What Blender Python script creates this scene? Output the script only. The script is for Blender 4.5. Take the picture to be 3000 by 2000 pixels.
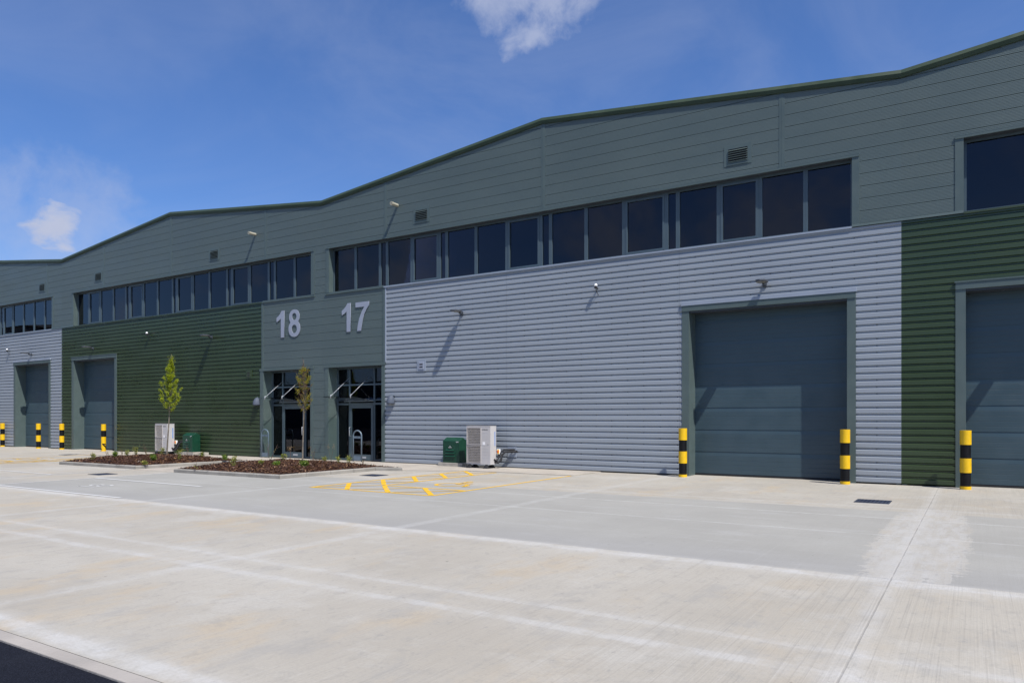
import bpy, math, random
from mathutils import Vector
R = math.radians
random.seed(7)
sc = bpy.context.scene
for o in list(bpy.data.objects): bpy.data.objects.remove(o)

# ------------------------------------------------------------------ camera, world, sun
F, SRCW = 2143.0, 3000.0
T = math.atan(F/3389.0)
CH = 1.59
W = 19.68            # distance of the facade plane
cam = bpy.data.cameras.new('camera'); co = bpy.data.objects.new('camera', cam)
sc.collection.objects.link(co); sc.camera = co
co.location = (0, 0, CH); co.rotation_euler = (R(90), 0, T)
cam.sensor_width = 36; cam.lens = 36*F/SRCW; cam.shift_y = 0.075
cam.clip_start = .05; cam.clip_end = 3000

SUN = Vector((2.2, -1.0, 3.8)).normalized()
elev = math.asin(SUN.z)
sl = bpy.data.lights.new('sun', 'SUN'); so = bpy.data.objects.new('sun', sl)
sc.collection.objects.link(so); so.location = (10, -10, 30)
so.rotation_euler = (-SUN).to_track_quat('-Z', 'Y').to_euler()
sl.energy = 5.0; sl.angle = R(.53); sl.color = (1, .955, .90)
sc.view_settings.view_transform = 'Standard'; sc.view_settings.look = 'None'
sc.view_settings.exposure = 0.3; sc.view_settings.gamma = 1

class NT:
    def __init__(s, nt): s.nt = nt; s.n = nt.nodes; s.l = nt.links
    def new(s, t, **k):
        n = s.n.new(t)
        for a, b in k.items(): setattr(n, a, b)
        return n
    def put(s, sock, v):
        if v is None: return
        if isinstance(v, bpy.types.NodeSocket): s.l.new(v, sock)
        else: sock.default_value = v
    def m(s, op, a, b=None, c=None, clamp=False):
        n = s.new('ShaderNodeMath', operation=op); n.use_clamp = clamp
        s.put(n.inputs[0], a); s.put(n.inputs[1], b); s.put(n.inputs[2], c)
        return n.outputs[0]
    def vm(s, op, a, b=None):
        n = s.new('ShaderNodeVectorMath', operation=op)
        s.put(n.inputs[0], a); s.put(n.inputs[1], b)
        return n.outputs['Value'] if op in ('DOT_PRODUCT', 'LENGTH', 'DISTANCE') else n.outputs[0]
    def ss(s, x, a, b, lo=0., hi=1.):
        n = s.new('ShaderNodeMapRange', interpolation_type='SMOOTHSTEP')
        s.put(n.inputs[0], x)
        for i, v in enumerate((a, b, lo, hi)): n.inputs[i+1].default_value = v
        return n.outputs[0]
    def mix(s, f, a, b, mode='MIX'):
        n = s.new('ShaderNodeMix', data_type='RGBA', blend_type=mode)
        s.put(n.inputs[0], f)
        s.put(n.inputs[6], a if not isinstance(a, tuple) else (*a[:3], 1))
        s.put(n.inputs[7], b if not isinstance(b, tuple) else (*b[:3], 1))
        return n.outputs[2]
    def noise(s, vec, scale, detail=3, rough=.5, dist=0):
        n = s.new('ShaderNodeTexNoise'); s.put(n.inputs['Vector'], vec)
        n.inputs['Scale'].default_value = scale; n.inputs['Detail'].default_value = detail
        n.inputs['Roughness'].default_value = rough; n.inputs['Distortion'].default_value = dist
        return n.outputs[0]
    def sep(s, v):
        n = s.new('ShaderNodeSeparateXYZ'); s.put(n.inputs[0], v); return n.outputs
    def comb(s, x, y, z):
        n = s.new('ShaderNodeCombineXYZ')
        for i, v in enumerate((x, y, z)): s.put(n.inputs[i], v)
        return n.outputs[0]
    def band(s, x, c, hw, soft):     # 1 within hw of c
        d = s.m('ABSOLUTE', s.m('SUBTRACT', x, c))
        return s.ss(d, hw, hw+soft, 1., 0.)

wd = bpy.data.worlds.new('World'); sc.world = wd; wd.use_nodes = True
g = NT(wd.node_tree); g.n.clear()
sky = g.new('ShaderNodeTexSky', sky_type='NISHITA'); sky.sun_disc = False
sky.sun_elevation = elev; sky.sun_rotation = math.atan2(SUN.x, SUN.y)
sky.air_density = 1.0; sky.dust_density = .6; sky.ozone_density = 3.0; sky.altitude = 50
tc = g.new('ShaderNodeTexCoord').outputs['Generated']
skyc = g.mix(1., sky.outputs[0], (.97, 1.31, 1.88), 'MULTIPLY')
xs = g.sep(tc)
n1 = g.noise(tc, 5.5, 7, .62, .3)
n2 = g.noise(g.vm('MULTIPLY', tc, (1., 1., 2.2)), 2.6, 6, .6, .8)
def puff(d, inner, outer, k, nn, cut):
    a = g.vm('DOT_PRODUCT', tc, Vector(d).normalized())
    base = g.ss(a, math.cos(R(outer)), math.cos(R(inner)))
    v = g.m('ADD', base, g.m('MULTIPLY', g.m('SUBTRACT', nn, .5), k))
    return g.m('MULTIPLY', g.ss(v, cut, cut+.95), g.ss(base, 0., .25))
nf = g.noise(tc, 16, 6, .6, .2); nf2 = g.noise(g.vm('MULTIPLY', tc, (1., 1., 1.8)), 24, 5, .55, .4)
c1 = g.m('MULTIPLY', puff((-.8800, .4215, .2155), .1, 2.4, 2.4, nf2, .26), 1.)
c1b = g.m('MULTIPLY', puff((-.885, .43, .175), 2.5, 9., 1.9, nf, .22), .36)
c2 = g.m('MULTIPLY', puff((-.442, .735, .530), .6, 7.4, 2.6, nf, .30), .66)
c3 = g.m('MULTIPLY', puff((-.8931, .3736, .2506), .2, 1.6, 1.6, nf, .45), .3)
veil = g.m('MULTIPLY', g.ss(n2, .36, .74), .15)
far = g.m('MULTIPLY', g.m('MULTIPLY', g.ss(n1, .44, .66), g.ss(xs[1], .1, -.3)), .65)
cm = g.m('MAXIMUM', g.m('MAXIMUM', c1, c1b), g.m('MAXIMUM', c2, c3))
cm = g.m('MAXIMUM', cm, g.m('MAXIMUM', veil, far))
cloudc = g.mix(g.noise(tc, 22, 4), (5.6, 6.3, 8.6), (7.4, 8.0, 10.))
skyf = g.mix(cm, skyc, cloudc)
bg = g.new('ShaderNodeBackground'); g.put(bg.inputs[0], skyf); bg.inputs[1].default_value = .063
wo = g.new('ShaderNodeOutputWorld'); g.l.new(bg.outputs[0], wo.inputs[0])

# ------------------------------------------------------------------ materials
M = {}
def mat(name, col, rough=.5, metal=0., var=.06, vscale=3., bump=0., bscale=30., spec=.5, coords='Object', stretch=(1, 1, 1), dirt=0.):
    m = bpy.data.materials.new(name); m.use_nodes = True
    t = NT(m.node_tree); b = t.n['Principled BSDF']
    b.inputs['Roughness'].default_value = rough; b.inputs['Metallic'].default_value = metal
    b.inputs['Specular IOR Level'].default_value = spec
    v = t.vm('MULTIPLY', t.new('ShaderNodeTexCoord').outputs[coords], stretch)
    lo = tuple(c*(1-var) for c in col); hi = tuple(min(1, c*(1+var)) for c in col)
    c = t.mix(t.ss(t.noise(v, vscale, 5), .3, .7), lo, hi)
    if dirt:
        d = t.ss(t.noise(t.vm('MULTIPLY', v, (1., 1., .25)), vscale*2.7, 6, .65), .52, .8)
        c = t.mix(t.m('MULTIPLY', d, dirt), c, (.16, .14, .11))
    t.put(b.inputs['Base Color'], c)
    rn = t.ss(t.noise(v, vscale*2, 3), .3, .7, max(.02, rough-.07), min(1, rough+.07)); t.put(b.inputs['Roughness'], rn)
    if bump:
        bn = t.new('ShaderNodeBump'); bn.inputs['Strength'].default_value = bump; bn.inputs['Distance'].default_value = .01
        t.put(bn.inputs['Height'], t.noise(v, bscale, 4)); t.l.new(bn.outputs[0], b.inputs['Normal'])
    M[name] = m; return m
mat('silver_cladding', (.278, .309, .342), .38, 0., .035, .8, .03, 1.2, stretch=(.35, 1, 1), dirt=.05)
mat('green_cladding', (.035, .056, .025), .3, 0., .07, .8, .03, 1.2, stretch=(.35, 1, 1), dirt=.04)
mat('grey_cladding', (.088, .119, .115), .45, 0., .05, .7, .0, .9, stretch=(.35, 1, 1), dirt=.03)
mat('grey_trim', (.078, .108, .104), .42, 0., .05, 1.5, .03, 2, dirt=.03)
mat('green_trim', (.036, .054, .026), .38, 0., .07, 1.2)
mat('silver_trim', (.27, .31, .37), .38, 0., .04, 1.5)
mat('window_frame', (.066, .095, .112), .35, 0., .05, 2)
mat('door_panel', (.041, .071, .088), .38, 0., .05, 1.2, .06, 2, dirt=.03)
mat('rubber_and_gap_shade', (.012, .012, .014), .7, 0., .2, 8)  # rubber parts, and the painted-in shade of drain and vent gaps
mat('dark_metal', (.05, .06, .075), .45, .2, .1, 8)
mat('lamp_grey', (.065, .072, .085), .45, .1, .1, 8)
mat('lamp_lens', (.22, .21, .17), .3)
mat('steel', (.42, .43, .45), .4, .2, .04, 5)
mat('galvanised', (.13, .175, .215), .4, .1, .1, 8)
mat('silver_lamp', (.075, .09, .12), .6, .0, .06, 4, spec=.2)
mat('number_silver', (.29, .32, .385), .4, .0, .03, 2)
mat('cream', (.36, .34, .26), .5, 0, .06, 5)
mat('white_plastic', (.8, .8, .8), .35)
mat('unit_white', (.48, .465, .455), .42, 0., .04, 3, .02, 6, dirt=.08)
mat('unit_recess', (.10, .098, .10), .6, 0., .1, 4)
mat('unit_wire', (.48, .45, .43), .45)
mat('fan_dark', (.05, .055, .05), .5)
mat('gas_green', (.004, .044, .023), .45, 0., .12, 4, .05, 8, dirt=.03)
mat('label_blue', (.12, .25, .55), .4)
mat('label_yellow', (.85, .48, .01), .45)
mat('knob_red', (.5, .01, .015), .4)
mat('yellow_sleeve', (.72, .44, .004), .38, 0., .05, 6, .02, 10, dirt=.04)
mat('black_paint', (.004, .004, .005), .5, 0., .3, 8, spec=.25)
mat('concrete_block', (.34, .315, .27), .85, 0., .12, 5, .4, 40)
mat('kerb_concrete', (.26, .245, .215), .85, 0., .16, 2.2, .5, 45, coords='Object', dirt=.12)
mat('pavement', (.35, .315, .265), .88, 0., .09, 1.3, .4, 40, dirt=.08)
mat('gutter', (.31, .285, .255), .85, 0., .10, 1.5, .4, 35, dirt=.08)
mat('grate_iron', (.035, .045, .075), .5, .3, .2, 9)
mat('bark', (.17, .145, .11), .8, 0., .3, 12, .4, 40)
mat('twig', (.10, .06, .04), .8, 0., .3, 14)
mat('dry_head', (.35, .24, .12), .8, 0., .2, 14)
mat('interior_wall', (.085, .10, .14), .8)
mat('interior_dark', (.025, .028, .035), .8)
mat('interior_column', (.55, .60, .70), .6)
mat('roof_sheet', (.2, .23, .25), .5)
mat('opposite', (.05, .055, .065), .6)

def leafmat(name, a, b, c2, trans=.35):
    m = bpy.data.materials.new(name); m.use_nodes = True
    t = NT(m.node_tree); bs = t.n['Principled BSDF']; out = t.n['Material Output']
    rnd = t.new('ShaderNodeNewGeometry').outputs['Random Per Island']
    c = t.mix(t.ss(rnd, .0, .6), a, b); c = t.mix(t.ss(rnd, .82, .95), c, c2)
    t.put(bs.inputs['Base Color'], c); bs.inputs['Roughness'].default_value = .5
    tr = t.new('ShaderNodeBsdfTranslucent'); t.put(tr.inputs[0], c)
    mx = t.new('ShaderNodeMixShader'); mx.inputs[0].default_value = trans
    t.l.new(bs.outputs[0], mx.inputs[1]); t.l.new(tr.outputs[0], mx.inputs[2]); t.l.new(mx.outputs[0], out.inputs[0])
    M[name] = m
leafmat('leaf_lime', (.19, .25, .004), (.36, .43, .008), (.46, .50, .02))
leafmat('leaf_rust', (.16, .17, .010), (.34, .34, .012), (.45, .17, .01))
leafmat('leaf_green', (.05, .11, .012), (.13, .22, .018), (.30, .30, .03))
leafmat('leaf_olive', (.12, .16, .03), (.26, .29, .05), (.42, .34, .04))
leafmat('chips', (.022, .010, .006), (.072, .030, .015), (.25, .14, .065), .0)

def glassmat(name, tint, refl=1.):
    m = bpy.data.materials.new(name); m.use_nodes = True
    t = NT(m.node_tree); t.n.clear(); out = t.new('ShaderNodeOutputMaterial')
    fr = t.new('ShaderNodeFresnel'); fr.inputs[0].default_value = 1.5
    gl = t.new('ShaderNodeBsdfGlossy'); gl.inputs['Roughness'].default_value = .012
    gl.inputs['Color'].default_value = (.95, .95, 1., 1)
    v = t.new('ShaderNodeTexCoord').outputs['Object']
    bn = t.new('ShaderNodeBump'); bn.inputs['Strength'].default_value = .05; bn.inputs['Distance'].default_value = .02
    t.put(bn.inputs['Height'], t.noise(v, 1.1, 2)); t.l.new(bn.outputs[0], gl.inputs['Normal'])
    tr = t.new('ShaderNodeBsdfTransparent'); tr.inputs[0].default_value = (*tint, 1)
    mx = t.new('ShaderNodeMixShader'); t.put(mx.inputs[0], t.m('MULTIPLY', fr.outputs[0], refl, clamp=True))
    t.l.new(tr.outputs[0], mx.inputs[1]); t.l.new(gl.outputs[0], mx.inputs[2]); t.l.new(mx.outputs[0], out.inputs[0])
    M[name] = m
glassmat('tinted_glass', (.22, .26, .34), 1.0)
glassmat('door_glass', (.14, .16, .2), .8)
glassmat('clear_glass', (.93, .97, .96), 1.2)

def asphalt():
    m = bpy.data.materials.new('asphalt'); m.use_nodes = True
    t = NT(m.node_tree); b = t.n['Principled BSDF']
    v = t.new('ShaderNodeTexCoord').outputs['Object']
    c = t.mix(t.ss(t.noise(v, 130, 3, .7), .42, .72), (.005, .006, .010), (.017, .019, .029))
    c = t.mix(t.m('MULTIPLY', t.ss(t.noise(v, 1.6, 4), .5, .8), .35), c, (.02, .022, .028))
    t.put(b.inputs['Base Color'], c); b.inputs['Roughness'].default_value = .9; b.inputs['Specular IOR Level'].default_value = .15
    bn = t.new('ShaderNodeBump'); bn.inputs['Strength'].default_value = .7; bn.inputs['Distance'].default_value = .006
    t.put(bn.inputs['Height'], t.noise(v, 90, 3, .7)); t.l.new(bn.outputs[0], b.inputs['Normal'])
    M['asphalt'] = m
asphalt()

def slab():
    m = bpy.data.materials.new('concrete_slab'); m.use_nodes = True
    t = NT(m.node_tree); b = t.n['Principled BSDF']
    v = t.new('ShaderNodeTexCoord').outputs['Object']
    s = t.sep(v); X, Y = s[0], s[1]
    w1 = t.m('MULTIPLY', t.m('SUBTRACT', t.noise(v, .9, 4), .5), .10)
    w2 = t.m('MULTIPLY', t.m('SUBTRACT', t.noise(v, 7, 3), .5), .045)
    Yw = t.m('ADD', Y, t.m('ADD', w1, w2)); Xw = t.m('ADD', X, t.m('ADD', w1, w2))
    # beige slab
    c = t.mix(t.ss(t.noise(v, .35, 5, .6), .3, .72), (.318, .292, .245), (.375, .352, .305))
    c = t.mix(t.m('MULTIPLY', t.ss(t.noise(t.vm('MULTIPLY', v, (1., .45, 1.)), 1.1, 6, .65), .50, .67), t.ss(X, -5., -1., .72, .3)), c, (.375, .31, .22))
    c = t.mix(t.m('MULTIPLY', t.ss(t.noise(t.vm('MULTIPLY', v, (1., .6, 1.)), 2.1, 6, .7), .52, .66), .5), c, (.272, .262, .24))
    c = t.mix(t.m('MULTIPLY', t.ss(t.noise(v, .8, 6, .7), .50, .66), .5), c, (.40, .385, .35))
    c = t.mix(t.m('MULTIPLY', t.ss(t.noise(t.vm('MULTIPLY', v, (1., .7, 1.)), 5.5, 6, .75, .6), .53, .66), .38), c, (.245, .235, .21))
    # each cast bay a slightly different tone
    cell = t.new('ShaderNodeTexWhiteNoise', noise_dimensions='2D')
    cx = t.m('FLOOR', t.m('DIVIDE', t.m('ADD', X, .7), 6.4)); cy = t.m('GREATER_THAN', Y, 8.13)
    t.put(cell.inputs[0], t.comb(cx, cy, 0.))
    c = t.mix(1., c, t.mix(cell.outputs[0], (.965, .965, .965), (1.03, 1.025, 1.01)), 'MULTIPLY')
    # greyer strip of newer concrete in front of the buildings
    wet = t.m('MULTIPLY', t.ss(Yw, 8.10, 8.16), t.ss(Yw, 14.02, 14.14, 1., 0.))
    wet = t.m('MULTIPLY', wet, t.m('MAXIMUM', t.ss(Xw, -19.9, -19.82), t.ss(Yw, 8.8, 9.9, .6, 0.)))
    ax = t.m('DIVIDE', t.m('SUBTRACT', X, -.58), .52); ay = t.m('DIVIDE', t.m('SUBTRACT', Y, 11.3), 3.6)
    el = t.m('ADD', t.m('POWER', t.m('ABSOLUTE', ax), 2.6), t.m('POWER', t.m('ABSOLUTE', ay), 3.2))
    pe = t.noise(t.vm('MULTIPLY', v, (9., 1.6, 1.)), 1.0, 6, .7)
    pe2 = t.noise(t.vm('MULTIPLY', v, (1.6, 7., 1.)), 1.6, 5, .7)
    patch = t.ss(t.m('ADD', el, t.m('MULTIPLY', t.m('SUBTRACT', t.m('ADD', pe, pe2), 1.), 2.6)), .85, 1.12, 1., 0.)
    fg = t.ss(t.noise(v, .5, 5, .6), .3, .7)
    grey = t.mix(fg, (.264, .258, .234), (.300, .294, .268))
    grey = t.mix(t.m('MULTIPLY', t.ss(t.noise(t.vm('MULTIPLY', v, (.5, 1.5, 1.)), 1.6, 6, .7), .5, .75), .5), grey, (.345, .343, .33))
    grey = t.mix(t.m('MULTIPLY', t.ss(Yw, 8.2, 9.6, 1., 0.), .35), grey, (.24, .238, .238))
    c = t.mix(t.m('MULTIPLY', wet, t.m('SUBTRACT', 1., t.m('MULTIPLY', patch, t.ss(pe2, .36, .56, .45, .95)))), c, grey)
    c = t.mix(t.m('MULTIPLY', patch, t.ss(pe, .38, .62, .15, .7)), c, (.385, .378, .362))
    # trowelled pale bands
    brk = t.ss(t.noise(v, 2.6, 6, .7), .35, .62, .25, 1.)
    def pale(c, msk, k, col=(.45, .447, .432)): return t.mix(t.m('MULTIPLY', t.m('MULTIPLY', msk, brk), k), c, col)
    for yc_, w_, k_ in ((7.95, .3, .3), (4.9, .26, .2), (5.42, .22, .16), (2.75, .2, .3)): c = pale(c, t.band(Yw, yc_, .03, w_), k_)
    c = pale(c, t.band(Yw, 8.0, .05, .12), .6)
    c = pale(c, t.band(Yw, 4.90, .04, .05), .42)
    c = pale(c, t.band(Yw, 5.40, .025, .05), .36)
    c = pale(c, t.band(Yw, 2.72, .04, .09), .6)
    c = pale(c, t.band(Yw, 13.05, .02, .04), .5)
    c = pale(c, t.band(Yw, 11.15, .02, .04), .4)
    c = pale(c, t.band(Yw, 14.6, .05, .1), .3)
    # joints across: x = -0.7 + 6.4 k
    fr = t.m('FRACT', t.m('ADD', t.m('DIVIDE', t.m('ADD', Xw, .7), 6.4), 100.5))
    dj = t.m('MULTIPLY', t.m('ABSOLUTE', t.m('SUBTRACT', fr, .5)), 6.4)
    c = pale(c, t.ss(dj, .03, .17, 1., 0.), .38)
    fr2 = t.m('FRACT', t.m('ADD', t.m('DIVIDE', t.m('ADD', X, t.m('ADD', .7, t.m('MULTIPLY', w2, .25))), 6.4), 100.5))
    dj2 = t.m('MULTIPLY', t.m('ABSOLUTE', t.m('SUBTRACT', fr2, .5)), 6.4)
    near = t.ss(t.m('ABSOLUTE', t.m('ADD', X, .7)), .5, 1.5, 1., .35)
    jl = t.m('MULTIPLY', t.ss(dj2, .003, .011, 1., 0.), t.m('MULTIPLY', near, t.ss(t.noise(v, 1.7, 5, .7), .38, .56, .3, 1.)))
    jy = t.m('MULTIPLY', t.band(t.m('ADD', Y, t.m('MULTIPLY', w2, .3)), 8.13, .004, .008), .5)
    # broom marks along Y and short dark pits
    st = t.noise(t.vm('MULTIPLY', v, (26., .28, 1.)), 1., 5, .75, .25)
    st2 = t.noise(t.vm('MULTIPLY', v, (70., .5, 1.)), 1., 3, .6)
    amp = t.m('MULTIPLY', t.m('SUBTRACT', 1., t.m('MULTIPLY', wet, .65)), t.ss(X, -7., -1., .45, 1.))
    k1 = t.m('MULTIPLY', t.m('MULTIPLY', t.ss(st, .54, .74), amp), .34)
    k1 = t.m('ADD', k1, t.m('MULTIPLY', t.m('MULTIPLY', t.ss(st2, .50, .72), amp), .26))
    c = t.mix(k1, c, (.18, .168, .15))
    c = t.mix(t.m('MULTIPLY', t.m('MULTIPLY', t.ss(st, .44, .25), amp), .28), c, (.47, .455, .43))
    pit = t.noise(t.vm('MULTIPLY', v, (7., 3.2, 1.)), 1.6, 7, .8)
    c = t.mix(t.m('MULTIPLY', t.ss(pit, .56, .68), .55), c, (.22, .215, .2))
    sp = t.noise(v, 9., 2, .5)
    c = t.mix(t.m('MULTIPLY', t.ss(sp, .755, .785), .6), c, (.12, .11, .1))
    c = t.mix(t.m('MULTIPLY', t.ss(t.noise(v, 42, 5, .8), .42, .66), .28), c, (.23, .222, .2))
    c = t.mix(t.m('MULTIPLY', t.ss(t.noise(v, 14, 5, .7, 1.5), .56, .70), .3), c, (.22, .21, .19))
    c = t.mix(t.m('MULTIPLY', jl, .55), c, (.2, .19, .17))
    c = t.mix(jy, c, (.22, .22, .23))
    t.put(b.inputs['Base Color'], c); b.inputs['Roughness'].default_value = .88
    bn = t.new('ShaderNodeBump'); bn.inputs['Strength'].default_value = .35; bn.inputs['Distance'].default_value = .006
    h = t.m('ADD', t.m('MULTIPLY', st2, t.m('MULTIPLY', amp, 1.2)), t.m('MULTIPLY', t.noise(v, 70, 4, .7), .5))
    h = t.m('SUBTRACT', h, t.m('MULTIPLY', jl, 2.))
    t.put(bn.inputs['Height'], h); t.l.new(bn.outputs[0], b.inputs['Normal'])
    M['concrete_slab'] = m
slab()
def paint(name, col, wear):
    m = bpy.data.materials.new(name); m.use_nodes = True
    t = NT(m.node_tree); b = t.n['Principled BSDF']
    v = t.new('ShaderNodeTexCoord').outputs['Object']
    k = t.ss(t.m('ADD', t.noise(v, 3.0, 4), t.m('MULTIPLY', t.noise(v, 45, 3, .7), .5)), .78, 1.05)
    t.put(b.inputs['Base Color'], t.mix(t.m('MULTIPLY', k, wear), col, (.42, .40, .36))); b.inputs['Roughness'].default_value = .65
    M[name] = m
paint('yellow_paint', (.66, .385, .012), .5)
paint('white_paint', (.50, .50, .485), .5)

# ------------------------------------------------------------------ mesh builder
ORG = {}
class MB:
    def __init__(s): s.v = []; s.f = []; s.mi = []
    def add(s, vs, fs, m=0):
        b = len(s.v); s.v += [tuple(p) for p in vs]
        s.f += [tuple(b+i for i in f) for f in fs]; s.mi += [m]*len(fs); return s
    def box(s, x0, x1, y0, y1, z0, z1, m=0):
        return s.add([(x0, y0, z0), (x1, y0, z0), (x1, y1, z0), (x0, y1, z0), (x0, y0, z1), (x1, y0, z1), (x1, y1, z1), (x0, y1, z1)],
                     [(0, 3, 2, 1), (4, 5, 6, 7), (0, 1, 5, 4), (1, 2, 6, 5), (2, 3, 7, 6), (3, 0, 4, 7)], m)
    def quad(s, a, b, c, d, m=0): return s.add([a, b, c, d], [(0, 1, 2, 3)], m)
    def prism(s, pts, z0, z1, m=0):      # pts (x,y) anticlockwise
        n = len(pts)
        return s.add([(x, y, z0) for x, y in pts]+[(x, y, z1) for x, y in pts],
                     [tuple(range(n-1, -1, -1)), tuple(range(n, 2*n))]+[(i, (i+1) % n, n+(i+1) % n, n+i) for i in range(n)], m)
    def extx(s, prof, x0, x1, m=0):      # profile (y,z) extruded along x
        n = len(prof)
        return s.add([(x0, y, z) for y, z in prof]+[(x1, y, z) for y, z in prof],
                     [tuple(range(n)), tuple(range(2*n-1, n-1, -1))]+[(i, n+i, n+(i+1) % n, (i+1) % n) for i in range(n)], m)
    def tube(s, pts, r, n=8, m=0, cap=True):
        pts = [Vector(p) for p in pts]; rs = r if isinstance(r, (list, tuple)) else [r]*len(pts)
        b = len(s.v); up = None
        for i, p in enumerate(pts):
            d = (pts[min(i+1, len(pts)-1)]-pts[max(i-1, 0)]).normalized()
            if up is None:
                up = d.orthogonal().normalized()
            else:
                up = (up-d*up.dot(d)).normalized()
            w = d.cross(up)
            for k in range(n):
                a = 2*math.pi*k/n; s.v.append(tuple(p+(up*math.cos(a)+w*math.sin(a))*rs[i]))
        for i in range(len(pts)-1):
            for k in range(n):
                s.f.append((b+i*n+k, b+i*n+(k+1) % n, b+(i+1)*n+(k+1) % n, b+(i+1)*n+k)); s.mi.append(m)
        if cap:
            s.f.append(tuple(b+k for k in range(n-1, -1, -1))); s.mi.append(m)
            e = b+(len(pts)-1)*n; s.f.append(tuple(e+k for k in range(n))); s.mi.append(m)
        return s
    def lathe(s, prof, n=24, m=0, c=(0, 0, 0)):   # (r,z)
        b = len(s.v)
        for r, z in prof:
            for k in range(n):
                a = 2*math.pi*k/n; s.v.append((c[0]+r*math.cos(a), c[1]+r*math.sin(a), c[2]+z))
        for i in range(len(prof)-1):
            for k in range(n):
                s.f.append((b+i*n+k, b+i*n+(k+1) % n, b+(i+1)*n+(k+1) % n, b+(i+1)*n+k)); s.mi.append(m)
        return s
    def build(s, name, mats, parent=None, org=None, smooth=False, bevel=0):
        if org is None: org = ORG.get(parent.name, (0, 0, 0)) if parent else (0, 0, 0)
        me = bpy.data.meshes.new(name)
        me.from_pydata([(x-org[0], y-org[1], z-org[2]) for x, y, z in s.v], [], s.f)
        for k in (mats if isinstance(mats, (list, tuple)) else [mats]): me.materials.append(M[k])
        me.polygons.foreach_set('material_index', s.mi)
        if smooth: me.polygons.foreach_set('use_smooth', [True]*len(me.polygons))
        me.update()
        o = bpy.data.objects.new(name, me); sc.collection.objects.link(o)
        if parent: o.parent = parent; ORG[o.name] = org
        if bevel:
            bv = o.modifiers.new('bevel', 'BEVEL'); bv.width = bevel; bv.segments = 2; bv.limit_method = 'ANGLE'; bv.angle_limit = R(40)
        return o
def tag(o, label, cat, group=None, kind=None):
    if label: o['label'] = label
    if cat: o['category'] = cat
    if group: o['group'] = group
    if kind: o['kind'] = kind
    return o
def struct(o): o['kind'] = 'structure'; return o
def thing(name, label, cat, loc=(0, 0, 0), group=None, local=False):
    o = bpy.data.objects.new(name, None); sc.collection.objects.link(o); o.location = loc
    o.empty_display_size = .3
    ORG[o.name] = (0, 0, 0) if local else loc
    return tag(o, label, cat, group)
def dup(root, loc, label, group=None, rotz=0):
    r = root.copy(); sc.collection.objects.link(r); r.location = loc; r.rotation_euler[2] = rotz; r['label'] = label
    for ch in list(root.children):
        c = ch.copy(); sc.collection.objects.link(c); c.parent = r
        for gg in list(ch.children):
            d = gg.copy(); sc.collection.objects.link(d); d.parent = c
    return r
def text_mesh(txt, size, ext=.001):
    cu = bpy.data.curves.new('txt', 'FONT'); cu.body = txt; cu.size = size; cu.extrude = ext; cu.align_x = 'CENTER'
    o = bpy.data.objects.new('txt', cu); sc.collection.objects.link(o)
    me = bpy.data.meshes.new_from_object(o.evaluated_get(bpy.context.evaluated_depsgraph_get()))
    bpy.data.objects.remove(o); return me
def letters(name, txt, size, mt, parent, at, face='front', bold=0):
    me = text_mesh(txt, size); me.materials.clear(); me.materials.append(M[mt])
    o = bpy.data.objects.new(name, me); sc.collection.objects.link(o); o.parent = parent
    og = ORG.get(parent.name, (0, 0, 0)); o.location = (at[0]-og[0], at[1]-og[1], at[2]-og[2])
    o.rotation_euler = (R(90), 0, 0) if face == 'front' else (R(90), R(-90), R(90))
    ORG[o.name] = og
    return o

# ------------------------------------------------------------------ ground
GX0, GX1 = -400, 400
b = MB(); b.quad((GX0, 2.6, 0), (GX1, 2.6, 0), (GX1, 300, 0), (GX0, 300, 0)); struct(b.build('concrete_yard', 'concrete_slab'))
b = MB(); b.quad((GX0, -300, -.012), (GX1, -300, -.012), (GX1, 2.62, -.012), (GX0, 2.62, -.012)); struct(b.build('asphalt_road', 'asphalt'))
b = MB()
x = -40.
while x < 20:
    L = 3.0; b.box(x+.004, x+L-.004, 2.478, 2.594, -.05, .004); x += L
struct(b.build('channel_kerb', 'gutter', bevel=.006))
# pavement along the wall
PZ = .02
b = MB(); b.prism([(-14.7, 17.02), (-13.6, 17.45), (-13.0, 17.9), (-9.35, 17.98), (-9.35, 19.75), (-33.6, 19.75), (-33.6, 17.02)][::1], -.05, PZ)
struct(b.build('pavement', 'pavement'))
b = MB(); b.box(-22.07, -20.03, 12.9, 17.0, -.05, .006); struct(b.build('path', 'pavement'))

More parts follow.
